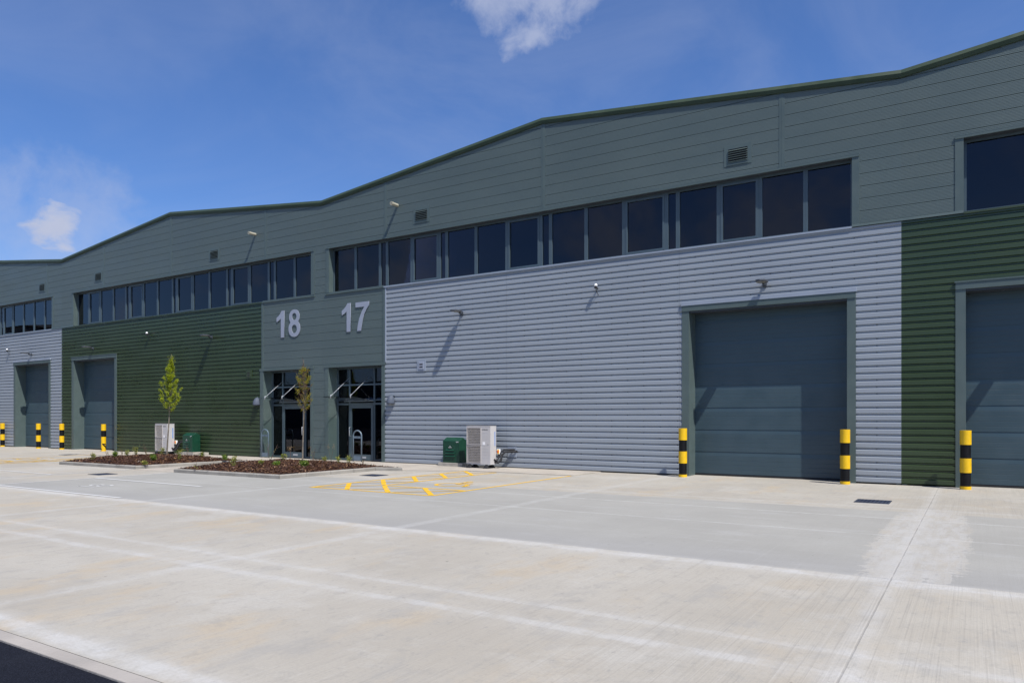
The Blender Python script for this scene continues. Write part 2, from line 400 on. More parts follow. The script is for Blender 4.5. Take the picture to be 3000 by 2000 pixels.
def strip(b, p, q, w, z=.004, m=0):
    p = Vector((*p, 0)); q = Vector((*q, 0)); d = (q-p).normalized(); n = Vector((-d.y, d.x, 0))*w/2
    b.quad((*(p-n).xy, z), (*(q-n).xy, z), (*(q+n).xy, z), (*(p+n).xy, z), m)
def hatch(mirror):
    f = (lambda x: -41.9-x) if mirror else (lambda x: x)
    o = MB()
    S = lambda p, q, w, z: strip(o, (f(p[0]), p[1]), (f(q[0]), q[1]), w, z)
    x0, x1, x2, x3 = -12.98, -11.84, -10.62, -9.43
    ys = [11.83, 13.05, 14.25, 15.47, 16.68, 17.86]
    S((x0, ys[0]-.04), (x0, ys[5]), .09, .004); S((x3, ys[0]), (x3, 17.95), .09, .004)
    S((x1, ys[1]), (x1, ys[5]), .09, .004)
    S((x0+.045, ys[0]), (x3-.045, ys[0]), .09, .004); S((x1+.045, ys[1]), (x3-.045, ys[1]), .09, .004)
    d = .05
    for i in range(5):
        S((x0+d, ys[i+1]-d), (x1-d, ys[i]+d), .115, .006); S((x0+d, ys[i]+d), (x1-d, ys[i+1]-d), .06, .008)
    for a, c in ((x1, x2), (x2, x3)):
        S((a+d, ys[1]-d), (c-d, ys[0]+d), .115, .006); S((a+d, ys[0]+d), (c-d, ys[1]-d), .06, .008)
    # wheelchair symbol
    cx, cy = -10.62, 14.05
    def arc(c, r, a0, a1, w, z, n=18):
        for i in range(n):
            p = a0+(a1-a0)*i/n; q = a0+(a1-a0)*(i+1)/n
            r0, r1 = r-w/2, r+w/2
            o.quad(*[(f(c[0]+rr*math.cos(a)), c[1]+rr*math.sin(a), z) for rr, a in ((r0, p), (r1, p), (r1, q), (r0, q))])
    arc((cx, cy), .36, R(100), R(350), .09, .004)
    arc((cx-.05, cy+.86), .045, 0, R(360), .09, .004)
    for p, q in (((cx-.05, cy+.72), (cx, cy+.22)), ((cx, cy+.22), (cx+.36, cy+.22)), ((cx+.36, cy+.24), (cx+.56, cy-.28)), ((cx+.54, cy-.26), (cx+.70, cy-.2)), ((cx-.03, cy+.5), (cx+.3, cy+.48))):
        S(p, q, .09, .006)
    return o
struct(hatch(False).build('bay_marking', 'yellow_paint')); struct(hatch(True).build('bay_marking', 'yellow_paint'))
b = MB()
strip(b, (-19.82, 8.2), (-19.82, 12.86), .07); strip(b, (-19.8, 8.17), (-14.4, 8.17), .09, .006)
strip(b, (-19.78, 10.55), (-15.25, 10.55), .11, .006); strip(b, (-22.1, 8.6), (-22.1, 12.95), .07)
strip(b, (-27.0, 10.55), (-22.1, 10.55), .09, .006)
# painted 18 inside the bay (reads towards +Y, top towards -X)
def g2(u, v): return (-17.15-v, 9.05+u)   # u along text, v up
for p, q in (((.06, 0), (.06, .72)), ((.06, .70), (0.0, .58))): strip(b, g2(*p), g2(*q), .05, .005)
def ring(cu, cv, ru, rv, w):
    for i in range(20):
        a, c2 = 2*math.pi*i/20, 2*math.pi*(i+1)/20
        P = []
        for k, aa in ((-1, a), (1, a), (1, c2), (-1, c2)):
            P.append((*g2(cu+(ru+k*w/2)*math.cos(aa), cv+(rv+k*w/2)*math.sin(aa)), .005))
        b.quad(*P)
ring(.40, .19, .15, .17, .07); ring(.40, .54, .13, .15, .07)
struct(b.build('bay_marking', 'white_paint'))

def grate(name, x, y, lx, ly, label, apron=False):
    t = thing(name, label, 'drain cover', (x, y, 0), 'drain gratings in the yard', local=True)
    b = MB()
    b.box(-lx/2, lx/2, -ly/2, -ly/2+.03, -.03, .01); b.box(-lx/2, lx/2, ly/2-.03, ly/2, -.03, .01)
    b.box(-lx/2, -lx/2+.03, -ly/2+.03, ly/2-.03, -.03, .01); b.box(lx/2-.03, lx/2, -ly/2+.03, ly/2-.03, -.03, .01)
    b.build('frame', 'grate_iron', t)
    b = MB(); n = 8
    for i in range(n):
        yy = -ly/2+.03+(ly-.06)*(i+.25)/n; b.box(-lx/2+.03, lx/2-.03, yy, yy+(ly-.06)/n*.55, -.02, .008)
    for i in range(1, 9): 
        xx = -lx/2+lx*i/9; b.box(xx-.009, xx+.009, -ly/2+.03, ly/2-.03, -.02, .0095)
    b.quad((-lx/2+.02, -ly/2+.02, .002), (lx/2-.02, -ly/2+.02, .002), (lx/2-.02, ly/2-.02, .002), (-lx/2+.02, ly/2-.02, .002), 1)  # black sheet under the bars paints in the shade of the pit
    b.build('grating', ['grate_iron', 'rubber_and_gap_shade'], t)
grate('drain_grate', -1.64, 15.5, .6, .6, 'dark iron grating in the pale concrete between the two nearest roller doors')
grate('drain_grate', -14.17, 15.2, .6, .52, 'small dark iron grating between the right flower bed and the yellow hatched bay')
grate('drain_grate', -20.97, 11.37, .58, .54, 'dark iron grating in front of the path between the two flower beds')
grate('drain_grate', -33.5, 16.65, .58, .5, 'far flat grating behind the left flower bed by the far roller doors')

# ------------------------------------------------------------------ industrial units
def trap(z0, z1, pitch=1/6., off=0.):
    """profile points (z, y) of horizontal trapezoidal sheeting"""
    P = []; k = math.floor((z0-off)/pitch)-1
    while off+k*pitch < z1+pitch:
        z = off+k*pitch
        P += [(z, .033), (z+.034, .033), (z+.051, 0.), (z+.144, 0.)]; k += 1
    return clipP(P, z0, z1)
def micro(z0, z1, off=6.35):
    P = []; pw = .303; k = math.floor((z0-off)/pw)-1
    while off+k*pw < z1+pw:
        z = off+k*pw; P += [(z, .020), (z+.009, .020), (z+.011, .0)]
        n = 9; st = (pw-.012)/n
        for i in range(n):
            a = z+.011+i*st; P += [(a+.001, .0), (a+st*.52, .0), (a+st*.60, .002), (a+st*.93, .002)]
        k += 1
    return clipP(P, z0, z1)
def clipP(P, z0, z1):
    out = []
    for (a, ya), (c, yc) in zip(P, P[1:]):
        if c <= z0 or a >= z1: continue
        if a < z0: ya = ya+(yc-ya)*(z0-a)/(c-a); a = z0
        if c > z1: yc = ya+(yc-ya)*(z1-a)/(c-a); c = z1
        if not out: out.append((a, ya))
        out.append((c, yc))
    return out
def breakP(P, zs):
    out = [P[0]]
    for (a, ya), (c, yc) in zip(P, P[1:]):
        for z in sorted(zs):
            if a+1e-6 < z < c-1e-6: out.append((z, ya+(yc-ya)*(z-a)/(c-a)))
        out.append((c, yc))
    return out
def sheet(b, x0, x1, P, holes=(), roof=None, y0=W, m=0):
    P = breakP(P, [z for h in holes for z in (h[2], h[3])])
    for (a, ya), (c, yc) in zip(P, P[1:]):
        if c-a < 1e-7 and abs(ya-yc) < 1e-7: continue
        zm = (a+c)/2; iv = [(x0, x1)]
        if roof:
            l, r = roof(zm)
            if r <= l: continue
            iv = [(max(x0, l), min(x1, r))]
        for h in holes:
            if h[2] < zm < h[3]:
                n = []
                for p, q in iv:
                    if h[0] > p: n.append((p, min(q, h[0])))
                    if h[1] < q: n.append((max(p, h[1]), q))
                iv = n
        for p, q in iv:
            if q-p > 1e-4: b.quad((p, y0+ya, a), (q, y0+ya, a), (q, y0+yc, c), (p, y0+yc, c), m)
ZV, ZP = 9.78, 10.80
def fix_screws(b, x0, x1, z0, z1, holes, m):
    k = math.ceil((z0)/(1/6.))
    i = 0
    while k/6.+.016 < z1-.03:
        z = k/6.+.016; dense = (k % 6 == 2)
        x = math.floor(x0)+(0 if (k % 2) else .5)
        while x < x1-.1:
            if x > x0+.1 and not any(h[0]-.05 < x < h[1]+.05 and h[2]-.05 < z < h[3]+.05 for h in holes):
                b.box(x-.009, x+.009, W+.021, W+.034, z-.009, z+.009, m)
            x += .5 if dense else 1.0
        k += 1
BACK = 34.
def unit(label, xl, xr, clad, wins, wz, door, entr, peak=None, joints=(), louvres=(), nside=None, seams=()):
    cx = (xl+xr)/2; peak = peak or cx
    u = thing('industrial_unit', label, 'building', (cx, W, 0), 'terrace of industrial units')
    cl = {'silver': ('silver_cladding', 'silver_trim'), 'green': ('green_cladding', 'green_trim')}[clad]
    def roof(z):
        if z < ZV: return (xl, xr)
        k = (z-ZV)/(ZP-ZV); return (xl+(peak-xl)*k, xr-(xr-peak)*k)
    w0, w1 = wins[0][0], wins[-1][1]
    zb, zt = 6.33, 8.0
    # lower cladding
    dl, dr = door; ol, orr = dl, dr
    ent = []
    lo, hi = xl, xr
    if entr:
        el, er, pl, pr = entr     # entrance opening and grey panel extents
        if pl <= xl+1: lo = pr
        else: hi = pl
    holes = [(dl, dr, -1, 4.70)]
    b = MB(); P = trap(.03, 6.27); sheet(b, lo, hi, P, holes); fix_screws(b, lo, hi, .1, 6.2, holes, 1)
    for q in seams:
        sheet(b, q-.0015, q+.0015, P, holes, None, W-.0015, 1)
    b.build('cladding', [cl[0], 'dark_metal'], u)
    # upper micro-rib cladding
    b = MB(); sheet(b, xl, xr, micro(6.35, ZP), [(w0, w1, zb-.1, zt)], roof)
    for j in joints:
        zt_j = ZV+(ZP-ZV)*(1-abs(j-peak)/(peak-xl if j < peak else xr-peak))-.1
        b.box(j-.07, j+.07, W-.006, W+.03, zt+.0 if w0 < j < w1 else 6.35, zt_j, 1); b.box(j-.012, j+.012, W-.010, W-.006, zt if w0 < j < w1 else 6.35, zt_j, 1)
    b.build('upper_cladding', ['grey_cladding', 'grey_trim'], u)
    # trims round the ribbon window, sill, drip
    b = MB()
    for a, s in ((w0, -1), (w1, 1)):
        x0, x1 = (a-.17, a) if s < 0 else (a, a+.17)
        b.box(x0, x1, W-.012, W+.02, zb, zt, 0)
        b.box(*((a-.012, a) if s < 0 else (a, a+.012)), W+.02, W+.24, zb, zt, 0)
    b.box(w0-.17, w1+.17, W-.03, W+.02, zt, zt+.055, 0)          # head flashing
    b.box(w0, w1, W+.02, W+.27, zt, zt+.02, 1)                      # soffit
    b.build('window_surround', ['grey_trim', 'dark_metal'], u)
    b = MB()
    sx0, sx1 = max(w0-.17, lo) if lo > xl else w0-.0, min(w1+.0, hi)
    prof = [(W-.034, 6.26), (W-.034, 6.305), (W+.25, 6.335), (W+.25, 6.26)]
    b.extx(prof, max(sx0, lo), sx1, 0)
    b.build('window_sill', [cl[1]], u)
    if lo > xl+1: MB().extx(prof, w0-.2, lo, 0).build('drip_flashing', ['grey_trim'], u)
    if hi < xr-1: MB().extx(prof, hi, w1+.2, 0).build('drip_flashing', ['grey_trim'], u)
    for p, q in ((xl, w0-.0), (w1, xr)):
        if p >= lo-.01 and q <= hi+.01: MB().extx([(W-.03, 6.285), (W-.02, 6.35), (W+.03, 6.35), (W+.03, 6.285)], p, q, 0).build('drip_flashing', ['grey_trim'], u)
    # windows
    for (x0, x1, k) in wins:
        fy0, fy1 = W+.20, W+.27
        fw = .055; b = MB()
        def frame(b, x0, x1, z0, z1, t, ya, yb, tb=None):
            tb = tb or t
            b.box(x0, x0+t, ya, yb, z0, z1); b.box(x1-t, x1, ya, yb, z0, z1)
            b.box(x0+t, x1-t, ya, yb, z0, z0+tb); b.box(x0+t, x1-t, ya, yb, z1-t, z1)
        frame(b, x0+.001, x1-.001, zb+.005, zt, fw, fy0, fy1, .04)
        ix0, ix1, iz0, iz1 = x0+fw, x1-fw, zb+.045, zt-fw
        if k == 'O':
            frame(b, ix0, ix1, iz0, iz1, .058, fy0-.012, fy1-.01); ix0 += .058; ix1 -= .058; iz0 += .058; iz1 -= .058
        f = b.build('window', 'window_frame', u)
        p = MB(); p.box(ix0, ix1, W+.235, W+.245, iz0, iz1); p.build('pane', 'tinted_glass', f)
    # office interior behind the ribbon window
    b = MB(); b.box(w0-.3, w1+.3, W+4.8, W+4.9, 5.9, 8.5, 0); b.box(w0-.3, w1+.3, W+.28, W+4.8, 5.85, 5.9, 1)
    b.box(w0-.3, w1+.3, W+.28, W+4.8, 8.25, 8.3, 0); b.box(w0-.35, w0-.3, W+.25, W+4.8, 5.9, 8.3, 0); b.box(w1+.3, w1+.35, W+.25, W+4.8, 5.9, 8.3, 0)
    b.box(w0-.3, w1+.3, W+.235, W+.28, 5.9, 6.33, 0); b.box(w0-.3, w1+.3, W+.235, W+.28, 8.0, 8.3, 0)
    for (x0, x1, k) in wins:
        if k == 'n': b.box((x0+x1)/2-.16, (x0+x1)/2+.16, W+.32, W+.75, 5.9, 8.25, 2)
    b.box(w0+.02, w0+.12, W+.28, W+1.0, 5.9, 8.25, 2)
    b.build('interior', ['interior_wall', 'interior_dark', 'interior_column'], u)
    # roller door opening
    rec = .57; b = MB()
    b.box(dl, dl+.20, W-.012, W+.03, .0, 4.545, 0); b.box(dr-.20, dr, W-.012, W+.03, 0, 4.545, 0)
    b.box(dl+.188, dl+.2, W+.03, W+rec, 0, 4.5, 0); b.box(dr-.2, dr-.188, W+.03, W+rec, 0, 4.5, 0)
    b.box(dl, dr, W-.03, W+.03, 4.545, 4.695, 0); b.box(dl+.19, dr-.19, W+.03, W+rec, 4.5, 4.545, 2)
    b.box(dl-.02, dr+.02, W-.045, W+.03, 4.697, 4.79 if clad == 'silver' else 4.73, 1 if clad == 'silver' else 0)
    b.build('door_surround', ['grey_trim', cl[1], 'dark_metal'], u)
    b = MB(); x0, x1 = dl+.2, dr-.2
    P = []; ph = .61; z = .05
    while z < 4.5:
        P += [(z, .010), (z+.005, .010), (z+.010, 0)]
        n = 5; st = (ph-.012)/n
        for i in range(n-1): a = z+.012+(i+1)*st; P += [(a-.006, 0.), (a, .0035), (a+.006, .0)]
        z += ph
    P = clipP(P, .05, 4.5); sheet(b, x0, x1, P, (), None, W+rec-.05)
    b.quad((x0, W+rec+.03, 0), (x1, W+rec+.03, 0), (x1, W+rec+.03, 4.5), (x0, W+rec+.03, 4.5))
    rd = b.build('roller_door', ['door_panel'], u)
    b = MB(); b.box(x0, x1, W+rec-.055, W+rec-.0, .0, .048); b.build('bottom_seal', 'rubber_and_gap_shade', rd)
    # entrance
    if entr:
        b = MB(); P = micro(.06, 6.35)
        sheet(b, pl, pr, P, [(el, er, -1, 3.58)], None)
        if pl > xl+.5: b.box(pl-.055, pl+.06, W-.014, W+.035, .03, 6.26, 1)
        if pr < xr-.5: b.box(pr+.055, pr+.10, W-.018, W+.035, 3.6 if er > pr-.3 else .03, 6.26, 2)
        if pr < xr-.5: b.box(pr-.06, pr+.055, W-.014, W+.035, 3.6 if er > pr-.3 else .03, 6.26, 1)
        b.build('entrance_cladding', ['grey_cladding', 'grey_trim', 'silver_trim'], u)
        b = MB(); rc = .48
        il, ir = el+.18, er-.15
        b.box(el, il, W-.018, W+.03, .01, 3.50, 0); b.box(ir, er, W-.018, W+.03, .01, 3.5, 0)
        b.box(il-.012, il, W+.03, W+rc+.05, .01, 3.5, 0); b.box(ir, ir+.012, W+.03, W+rc+.05, .01, 3.5, 0)
        b.box(el-.02, er+.02, W-.03, W+.03, 3.50, 3.60, 0); b.box(il, ir, W+.03, W+rc+.05, 3.5, 3.52, 1)
        b.build('entrance_surround', ['grey_trim', 'dark_metal'], u)
        Y = W+rc; t1 = .055
        m1, m2 = il+.66, ir-.76
        b = MB()
        for xx in (il+t1/2, m1, m2, ir-t1/2): b.box(xx-t1/2, xx+t1/2, Y-.06, Y+.05, .02, 3.5)
        for zz, tt in ((.05, .06), (2.13, .07), (2.27, .04), (2.85, .06), (3.47, .05)):
            for p, q in ((il+t1, m1-t1/2), (m1+t1/2, m2-t1/2), (m2+t1/2, ir-t1)):
                if zz < 1 and p > il+.2 and p < m2-.2: continue
                b.box(p, q, Y-.055, Y+.045, zz-tt/2, zz+tt/2)
        sf = b.build('entrance_screen', 'window_frame', u)
        for p, q in ((il+t1, m1-t1/2), (m1+t1/2, m2-t1/2), (m2+t1/2, ir-t1)):
            for z0, z1 in ((.08, 2.095), (2.165, 2.25), (2.29, 2.82), (2.88, 3.445)):
                if z0 < 1 and p > il+.2 and p < m2-.2: continue
                pb = MB(); pb.box(p, q, Y-.005, Y+.005, z0, z1); pb.build('pane', 'door_glass', sf)
        d0, d1 = m1+t1/2+.01, m2-t1/2-.01
        b = MB()
        b.box(d0, d0+.10, Y-.075, Y-.02, .03, 2.09); b.box(d1-.10, d1, Y-.075, Y-.02, .03, 2.09)
        b.box(d0+.1, d1-.1, Y-.075, Y-.02, .03, .24); b.box(d0+.1, d1-.1, Y-.075, Y-.02, 1.97, 2.09)
        dd = b.build('door', 'window_frame', u)
        b = MB(); b.box(d0+.1, d1-.1, Y-.05, Y-.042, .24, 1.97); b.build('pane', 'door_glass', dd)
        hx = d0+.05 if nside == 'left' else d1-.05
        b = MB(); b.tube([(hx, Y-.075, .92), (hx, Y-.15, .94), (hx, Y-.15, 1.24), (hx, Y-.075, 1.26)], .014, 8); b.build('handle', 'steel', dd, smooth=True)
        b = MB(); b.box((d0+d1)/2-.02, (d0+d1)/2+.24, Y-.083, Y-.075, .10, .17); b.build('letter_plate', 'steel', dd)
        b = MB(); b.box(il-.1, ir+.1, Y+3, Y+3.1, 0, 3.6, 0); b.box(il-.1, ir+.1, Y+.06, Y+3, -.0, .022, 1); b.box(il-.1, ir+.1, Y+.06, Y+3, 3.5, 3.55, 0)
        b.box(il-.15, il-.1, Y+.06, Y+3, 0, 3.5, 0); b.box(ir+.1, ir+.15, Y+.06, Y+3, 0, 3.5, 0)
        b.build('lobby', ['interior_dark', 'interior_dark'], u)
    # louvres
    for lx in louvres:
        b = MB(); z0, z1 = 8.33, 8.88; hw = .365
        b.box(lx-hw, lx+hw, W-.008, W-.001, z0, z0+.10); b.box(lx-hw, lx+hw, W-.008, W-.001, z1-.10, z1)
        b.box(lx-hw, lx-hw+.11, W-.008, W-.001, z0+.1, z1-.1); b.box(lx+hw-.11, lx+hw, W-.008, W-.001, z0+.1, z1-.1)
        b.box(lx-.28, lx+.28, W-.014, W-.002, z0+.085, z0+.11); b.box(lx-.28, lx+.28, W-.018, W-.002, z0+.02, z0+.04)
        lv = b.build('louvre_vent', 'grey_trim', u)
        b = MB(); b.quad((lx-.255, W-.0015, z0+.1), (lx+.255, W-.0015, z0+.1), (lx+.255, W-.0015, z1-.1), (lx-.255, W-.0015, z1-.1), 1)  # black backing sheet paints in the shade between the blades
        for i in range(6):
            z = z0+.105+i*.058; b.quad((lx-.255, W-.035, z), (lx+.255, W-.035, z), (lx+.255, W-.004, z+.027), (lx-.255, W-.004, z+.027), 0)
        b.build('blades', ['grey_trim', 'rubber_and_gap_shade'], lv)
    # verge flashing following the gable
    b = MB(); pr_ = [(.10, .005), (-.012, .0), (-.058, -.095), (-.060, -.102), (-.036, -.195), (.0, -.198), (.10, -.195)]
    pts = [(xl, ZV+.10), (peak, ZP+.10), (xr, ZV+.10)]
    n = len(pr_); vs = [(x, W+y, z+dz) for x, z in pts for y, dz in pr_]
    fs = [(i*n+k, (i+1)*n+k, (i+1)*n+(k+1) % n, i*n+(k+1) % n) for i in range(2) for k in range(n)]
    b.add(vs, fs)
    for xx in [xl+3.2*i for i in range(1, 6)]:
        zz = (ZV+(ZP-ZV)*(1-abs(xx-peak)/(peak-xl if xx < peak else xr-peak)))+.10
        b.box(xx-.012, xx+.012, W-.062, W-.03, zz-.10, zz-.07)
    b.build('verge_flashing', 'green_trim', u)
    # roof, party walls, back wall
    b = MB(); y0, y1 = W+.09, W+BACK
    b.quad((xl, y0, ZV), (peak, y0, ZP), (peak, y1, ZP), (xl, y1, ZV)); b.quad((peak, y0, ZP), (xr, y0, ZV), (xr, y1, ZV), (peak, y1, ZP))
    b.build('roof', 'roof_sheet', u)
    b = MB(); b.box(xl+.02, xl+.12, W+.05, y1, 0, ZV-.02); b.box(xr-.12, xr-.02, W+.05, y1, 0, ZV-.02); b.box(xl+.12, xr-.12, y1-.1, y1, 0, ZV-.02)
    b.build('side_wall', 'grey_trim', u)
    return u
P_, O_, N_ = 'P', 'O', 'n'
def cells(bs, ks): return [(bs[i], bs[i+1], ks[i]) for i in range(len(ks))]
w17 = cells([-20.62, -19.455, -18.245, -17.905, -16.75, -15.52, -15.21, -13.99, -12.77, -11.5, -11.155, -9.925, -8.69, -7.39, -7.055, -5.9, -4.8, -3.665, -2.55],
            'PPnPOnPPOnPPOnPOPP')
w18 = cells([-39.03, -37.97, -36.88, -35.72, -34.63, -34.3, -33.16, -32.02, -30.85, -30.54, -29.34, -28.17, -26.96, -26.65, -25.47, -24.3, -23.93, -22.76, -21.6],
            'POPPnOPPnOPPnOPnPP')
w19 = cells([-58.9, -57.7, -56.5, -55.3, -54.1, -53.0, -52.65, -51.45, -50.2, -49.0, -48.6, -47.45, -47.1, -45.95, -44.76, -43.58, -42.42, -41.22],
            'PPPPPnPPOnOnOPPPP')
w16 = cells([-.21, 1.05, 2.15, 3.3, 4.4, 4.7, 5.9, 7.1, 8.4, 8.7, 9.9, 11.1, 12.4, 12.7, 13.9, 15.1, 16.3], 'POPPnOPPnOPPnPPP')
unit('silver ribbed warehouse unit with number 17 panel and the large roller door', -21.04, -1.475, 'silver', w17, 0, (-6.86, -2.46), (-20.83, -17.82, -21.04, -17.86),
     -11.34, (-17.8, -11.3, -4.2), (-5.33, -16.15), 'left', (-12.66, -6.94))
unit('dark green ribbed warehouse unit with number 18 panel behind the leafy young tree', -40.22, -21.04, 'green', w18, 0, (-39.21, -35.05), (-24.56, -21.48, -24.42, -21.04),
     -30.72, (-36.2, -30.65, -24.24), (-27.55, -36.7), 'right', (-33.4, -28.6))
unit('farthest silver ribbed warehouse unit cut by the left edge of the view', -59.6, -40.22, 'silver', w19, 0, (-45.4, -41.35), None, -49.9, (-41.7, -49.9), (-42.25,))
unit('nearest dark green warehouse unit cut by the right edge of the view', -1.475, 17.9, 'green', w16, 0, (-.37, 4.03), None, 8.2, (8.2,), (6.0,))
# small neighbouring block seen only as a reflection in the far windows
t = thing('warehouse_block', 'dark warehouse block beyond the left edge, reflected in the far ribbon windows', 'building', (-78, 0, 0))
b = MB(); b.box(-92, -66, -14, 10.5, 0, 9.2); b.build('walls', 'opposite', t)
b = MB(); b.add([(-92, -14.2, 9.2), (-65.8, -14.2, 9.2), (-65.8, 10.7, 9.2), (-92, 10.7, 9.2), (-92, -1.8, 10.8), (-65.8, -1.8, 10.8)], [(0, 1, 5, 4), (3, 4, 5, 2), (1, 2, 5), (0, 4, 3)])
b.build('roof', 'opposite', t)
t = thing('warehouse_row', 'long dark warehouse row across the road, reflected in the entrance doors', 'building', (-40, -48, 0))
b = MB(); b.box(-120, 30, -62, -48, 0, 7.5); b.build('walls', 'opposite', t)
b = MB()
for i in range(9): b.box(-114+i*15, -106+i*15, -48.05, -48.002, 0, 4.5)
b.build('loading_doors', 'door_panel', t)

# ------------------------------------------------------------------ big unit numbers
def curve_mesh(name, polys, ext, mt, parent, at):
    cu = bpy.data.curves.new(name, 'CURVE'); cu.dimensions = '2D'; cu.fill_mode = 'BOTH'; cu.extrude = ext
    for P in polys:
        s = cu.splines.new('POLY'); s.points.add(len(P)-1); s.use_cyclic_u = True
        for i, p in enumerate(P): s.points[i].co = (p[0], p[1], 0, 1)
    o = bpy.data.objects.new(name, cu); sc.collection.objects.link(o)
    me = bpy.data.meshes.new_from_object(o.evaluated_get(bpy.context.evaluated_depsgraph_get())); bpy.data.objects.remove(o)
    me.materials.clear(); me.materials.append(M[mt])
    o = bpy.data.objects.new(name, me); sc.collection.objects.link(o); o.parent = parent; o.location = at; o.rotation_euler = (R(90), 0, 0)
    return o
def ell(cx, cy, rx, ry, n=36, p=2.0, rev=False):
    out = []
    for i in range(n):
        a = 2*math.pi*i/n; c, s = math.cos(a), math.sin(a)
        out.append((cx+rx*math.copysign(abs(c)**(2/p), c), cy+ry*math.copysign(abs(s)**(2/p), s)))
    return out[::-1] if rev else out
one = [(.25, 0), (.45, 0), (.45, 1.06), (.29, 1.06), (.22, .96), (.12, .87), (0, .80), (0, .63), (.13, .68), (.25, .76)]
seven = [(.08, 0), (.29, 0), (.31, .18), (.36, .40), (.45, .62), (.57, .80), (.67, .91), (.67, 1.05), (0, 1.05), (0, .87), (.44, .87), (.31, .70), (.19, .46), (.12, .22)]
def eight():
    cx = .33; out = []
    A = (cx, .775, .295, .285); B = (cx, .31, .33, .32)
    zc = .57
    pts = []
    for i in range(-200, 201):
        a = math.pi*i/200
        pass
    up = [p for p in ell(*A, 72, 2.15) if p[1] > zc]; lo = [p for p in ell(*B, 72, 2.15) if p[1] <= zc]
    allp = up+lo
    right = sorted([p for p in allp if p[0] >= cx], key=lambda p: p[1]); left = sorted([p for p in allp if p[0] < cx], key=lambda p: -p[1])
    return [right+left, ell(cx, .785, .125, .135, 28, 2.1), ell(cx, .30, .145, .165, 28, 2.1)]
for nm, xx, L in (('18', -23.55, (('digit_one', [one], 0), ('digit_eight', eight(), .70))), ('17', -19.94, (('digit_one', [one], 0), ('digit_seven', [seven], .70)))):
    t = thing('unit_number', 'large silver numerals '+nm+(' on the grey panel over the left entrance' if nm == '18' else ' on the grey panel over the right entrance'), 'number sign', (xx, W-.018, 4.79), 'large unit numbers', local=True)
    for n_, P, dx in L: curve_mesh(n_, P, .008, 'number_silver', t, (dx, 0, 0))
    b = MB()
    for n_, P, dx in L:
        b.tube([(dx+.35, .01, .2), (dx+.35, .024, .2)], .012, 6); b.tube([(dx+.36, .01, .95), (dx+.36, .024, .95)], .012, 6)
    b.build('standoff', 'dark_metal', t)

# ------------------------------------------------------------------ glass canopies over the doors
def canopy(x, label):
    t = thing('door_canopy', label, 'canopy', (x, W, 0), 'glass door canopies', local=True)
    # glass, falling gently to the wall
    b = MB(); h = .75
    zf, zb_ = 2.375, 2.235
    vs = [(-h, -.66, zf), (h, -.66, zf), (h, .42, zb_), (-h, .42, zb_)]
    b.add(vs+[(x_, y_, z_+.016) for x_, y_, z_ in vs], [(0, 3, 2, 1), (4, 5, 6, 7), (0, 1, 5, 4), (1, 2, 6, 5), (2, 3, 7, 6), (3, 0, 4, 7)])
    b.build('glass', 'clear_glass', t)
    b = MB(); b.box(-h, h, .40, .44, zb_-.02, zb_+.035); b.build('wall_rail', 'galvanised', t)
    for s in (-.5, .5):
        b = MB(); b.tube([(s, -.50, 2.42), (s, .43, 3.12)], .0085, 8); b.build('rod', 'steel', t, smooth=True)
        b = MB(); b.tube([(s, -.52, 2.33), (s, -.52, 2.44)], .016, 8); b.lathe([(.0, .0), (.035, .0), (.035, .012), (0, .012)], 14, 0, (s, -.52, 2.372)); b.tube([(s, -.52, 2.435), (s, -.48, 2.45)], .02, 8)
        b.build('fitting', 'steel', t, smooth=False)
        b = MB(); b.lathe([(.0, -.0), (.03, .0), (.03, .03), (0, .03)], 14, 0, (s, .28, 2.27)); b.tube([(s, .28, 2.29), (s, .43, 2.31)], .014, 8)
        b.build('bracket', 'steel', t)
    return t
c1_ = canopy(-19.5, 'clear glass canopy on two steel rods over the entrance under number 17')
c2_ = dup(c1_, (-23.15, W, 0), 'clear glass canopy on two steel rods over the entrance under number 18')

# eyelid bulkhead lamps
def bulkhead():
    t = thing('bulkhead_lamp', 'silver hooded wall lamp on the silver cladding right of the number 17 entrance', 'wall lamp', (-17.5, W, 2.1), 'hooded wall lamps by the entrances', local=True)
    b = MB(); n, mm = 14, 8
    vs, fs = [], []
    for i in range(mm+1):
        f = i/mm; z = .34-.34*f; r = math.sin(math.pi*.5*(f**.62))
        for k in range(n+1):
            a = math.pi*k/n; vs.append((-.155*r*math.cos(a), -.21*r*math.sin(a)-.012, z))
    for i in range(mm):
        for k in range(n): fs.append((i*(n+1)+k, (i+1)*(n+1)+k, (i+1)*(n+1)+k+1, i*(n+1)+k+1))
    b.add(vs, fs); o = b.build('hood', 'silver_lamp', t, smooth=True)
    sm = o.modifiers.new('thick', 'SOLIDIFY'); sm.thickness = .008
    b = MB(); b.box(-.12, .12, -.015, .03, .0, .3); b.build('back_plate', 'dark_metal', t)
    b = MB(); b.lathe([(.0, -.02), (.06, -.02), (.075, .02), (.07, .1), (0, .12)], 16, 0, (0, -.09, .02)); b.build('diffuser', 'white_plastic', t, smooth=True)
    return t
bl = bulkhead(); dup(bl, (-24.72, W, 2.12), 'silver hooded wall lamp on the green cladding left of the number 18 entrance')

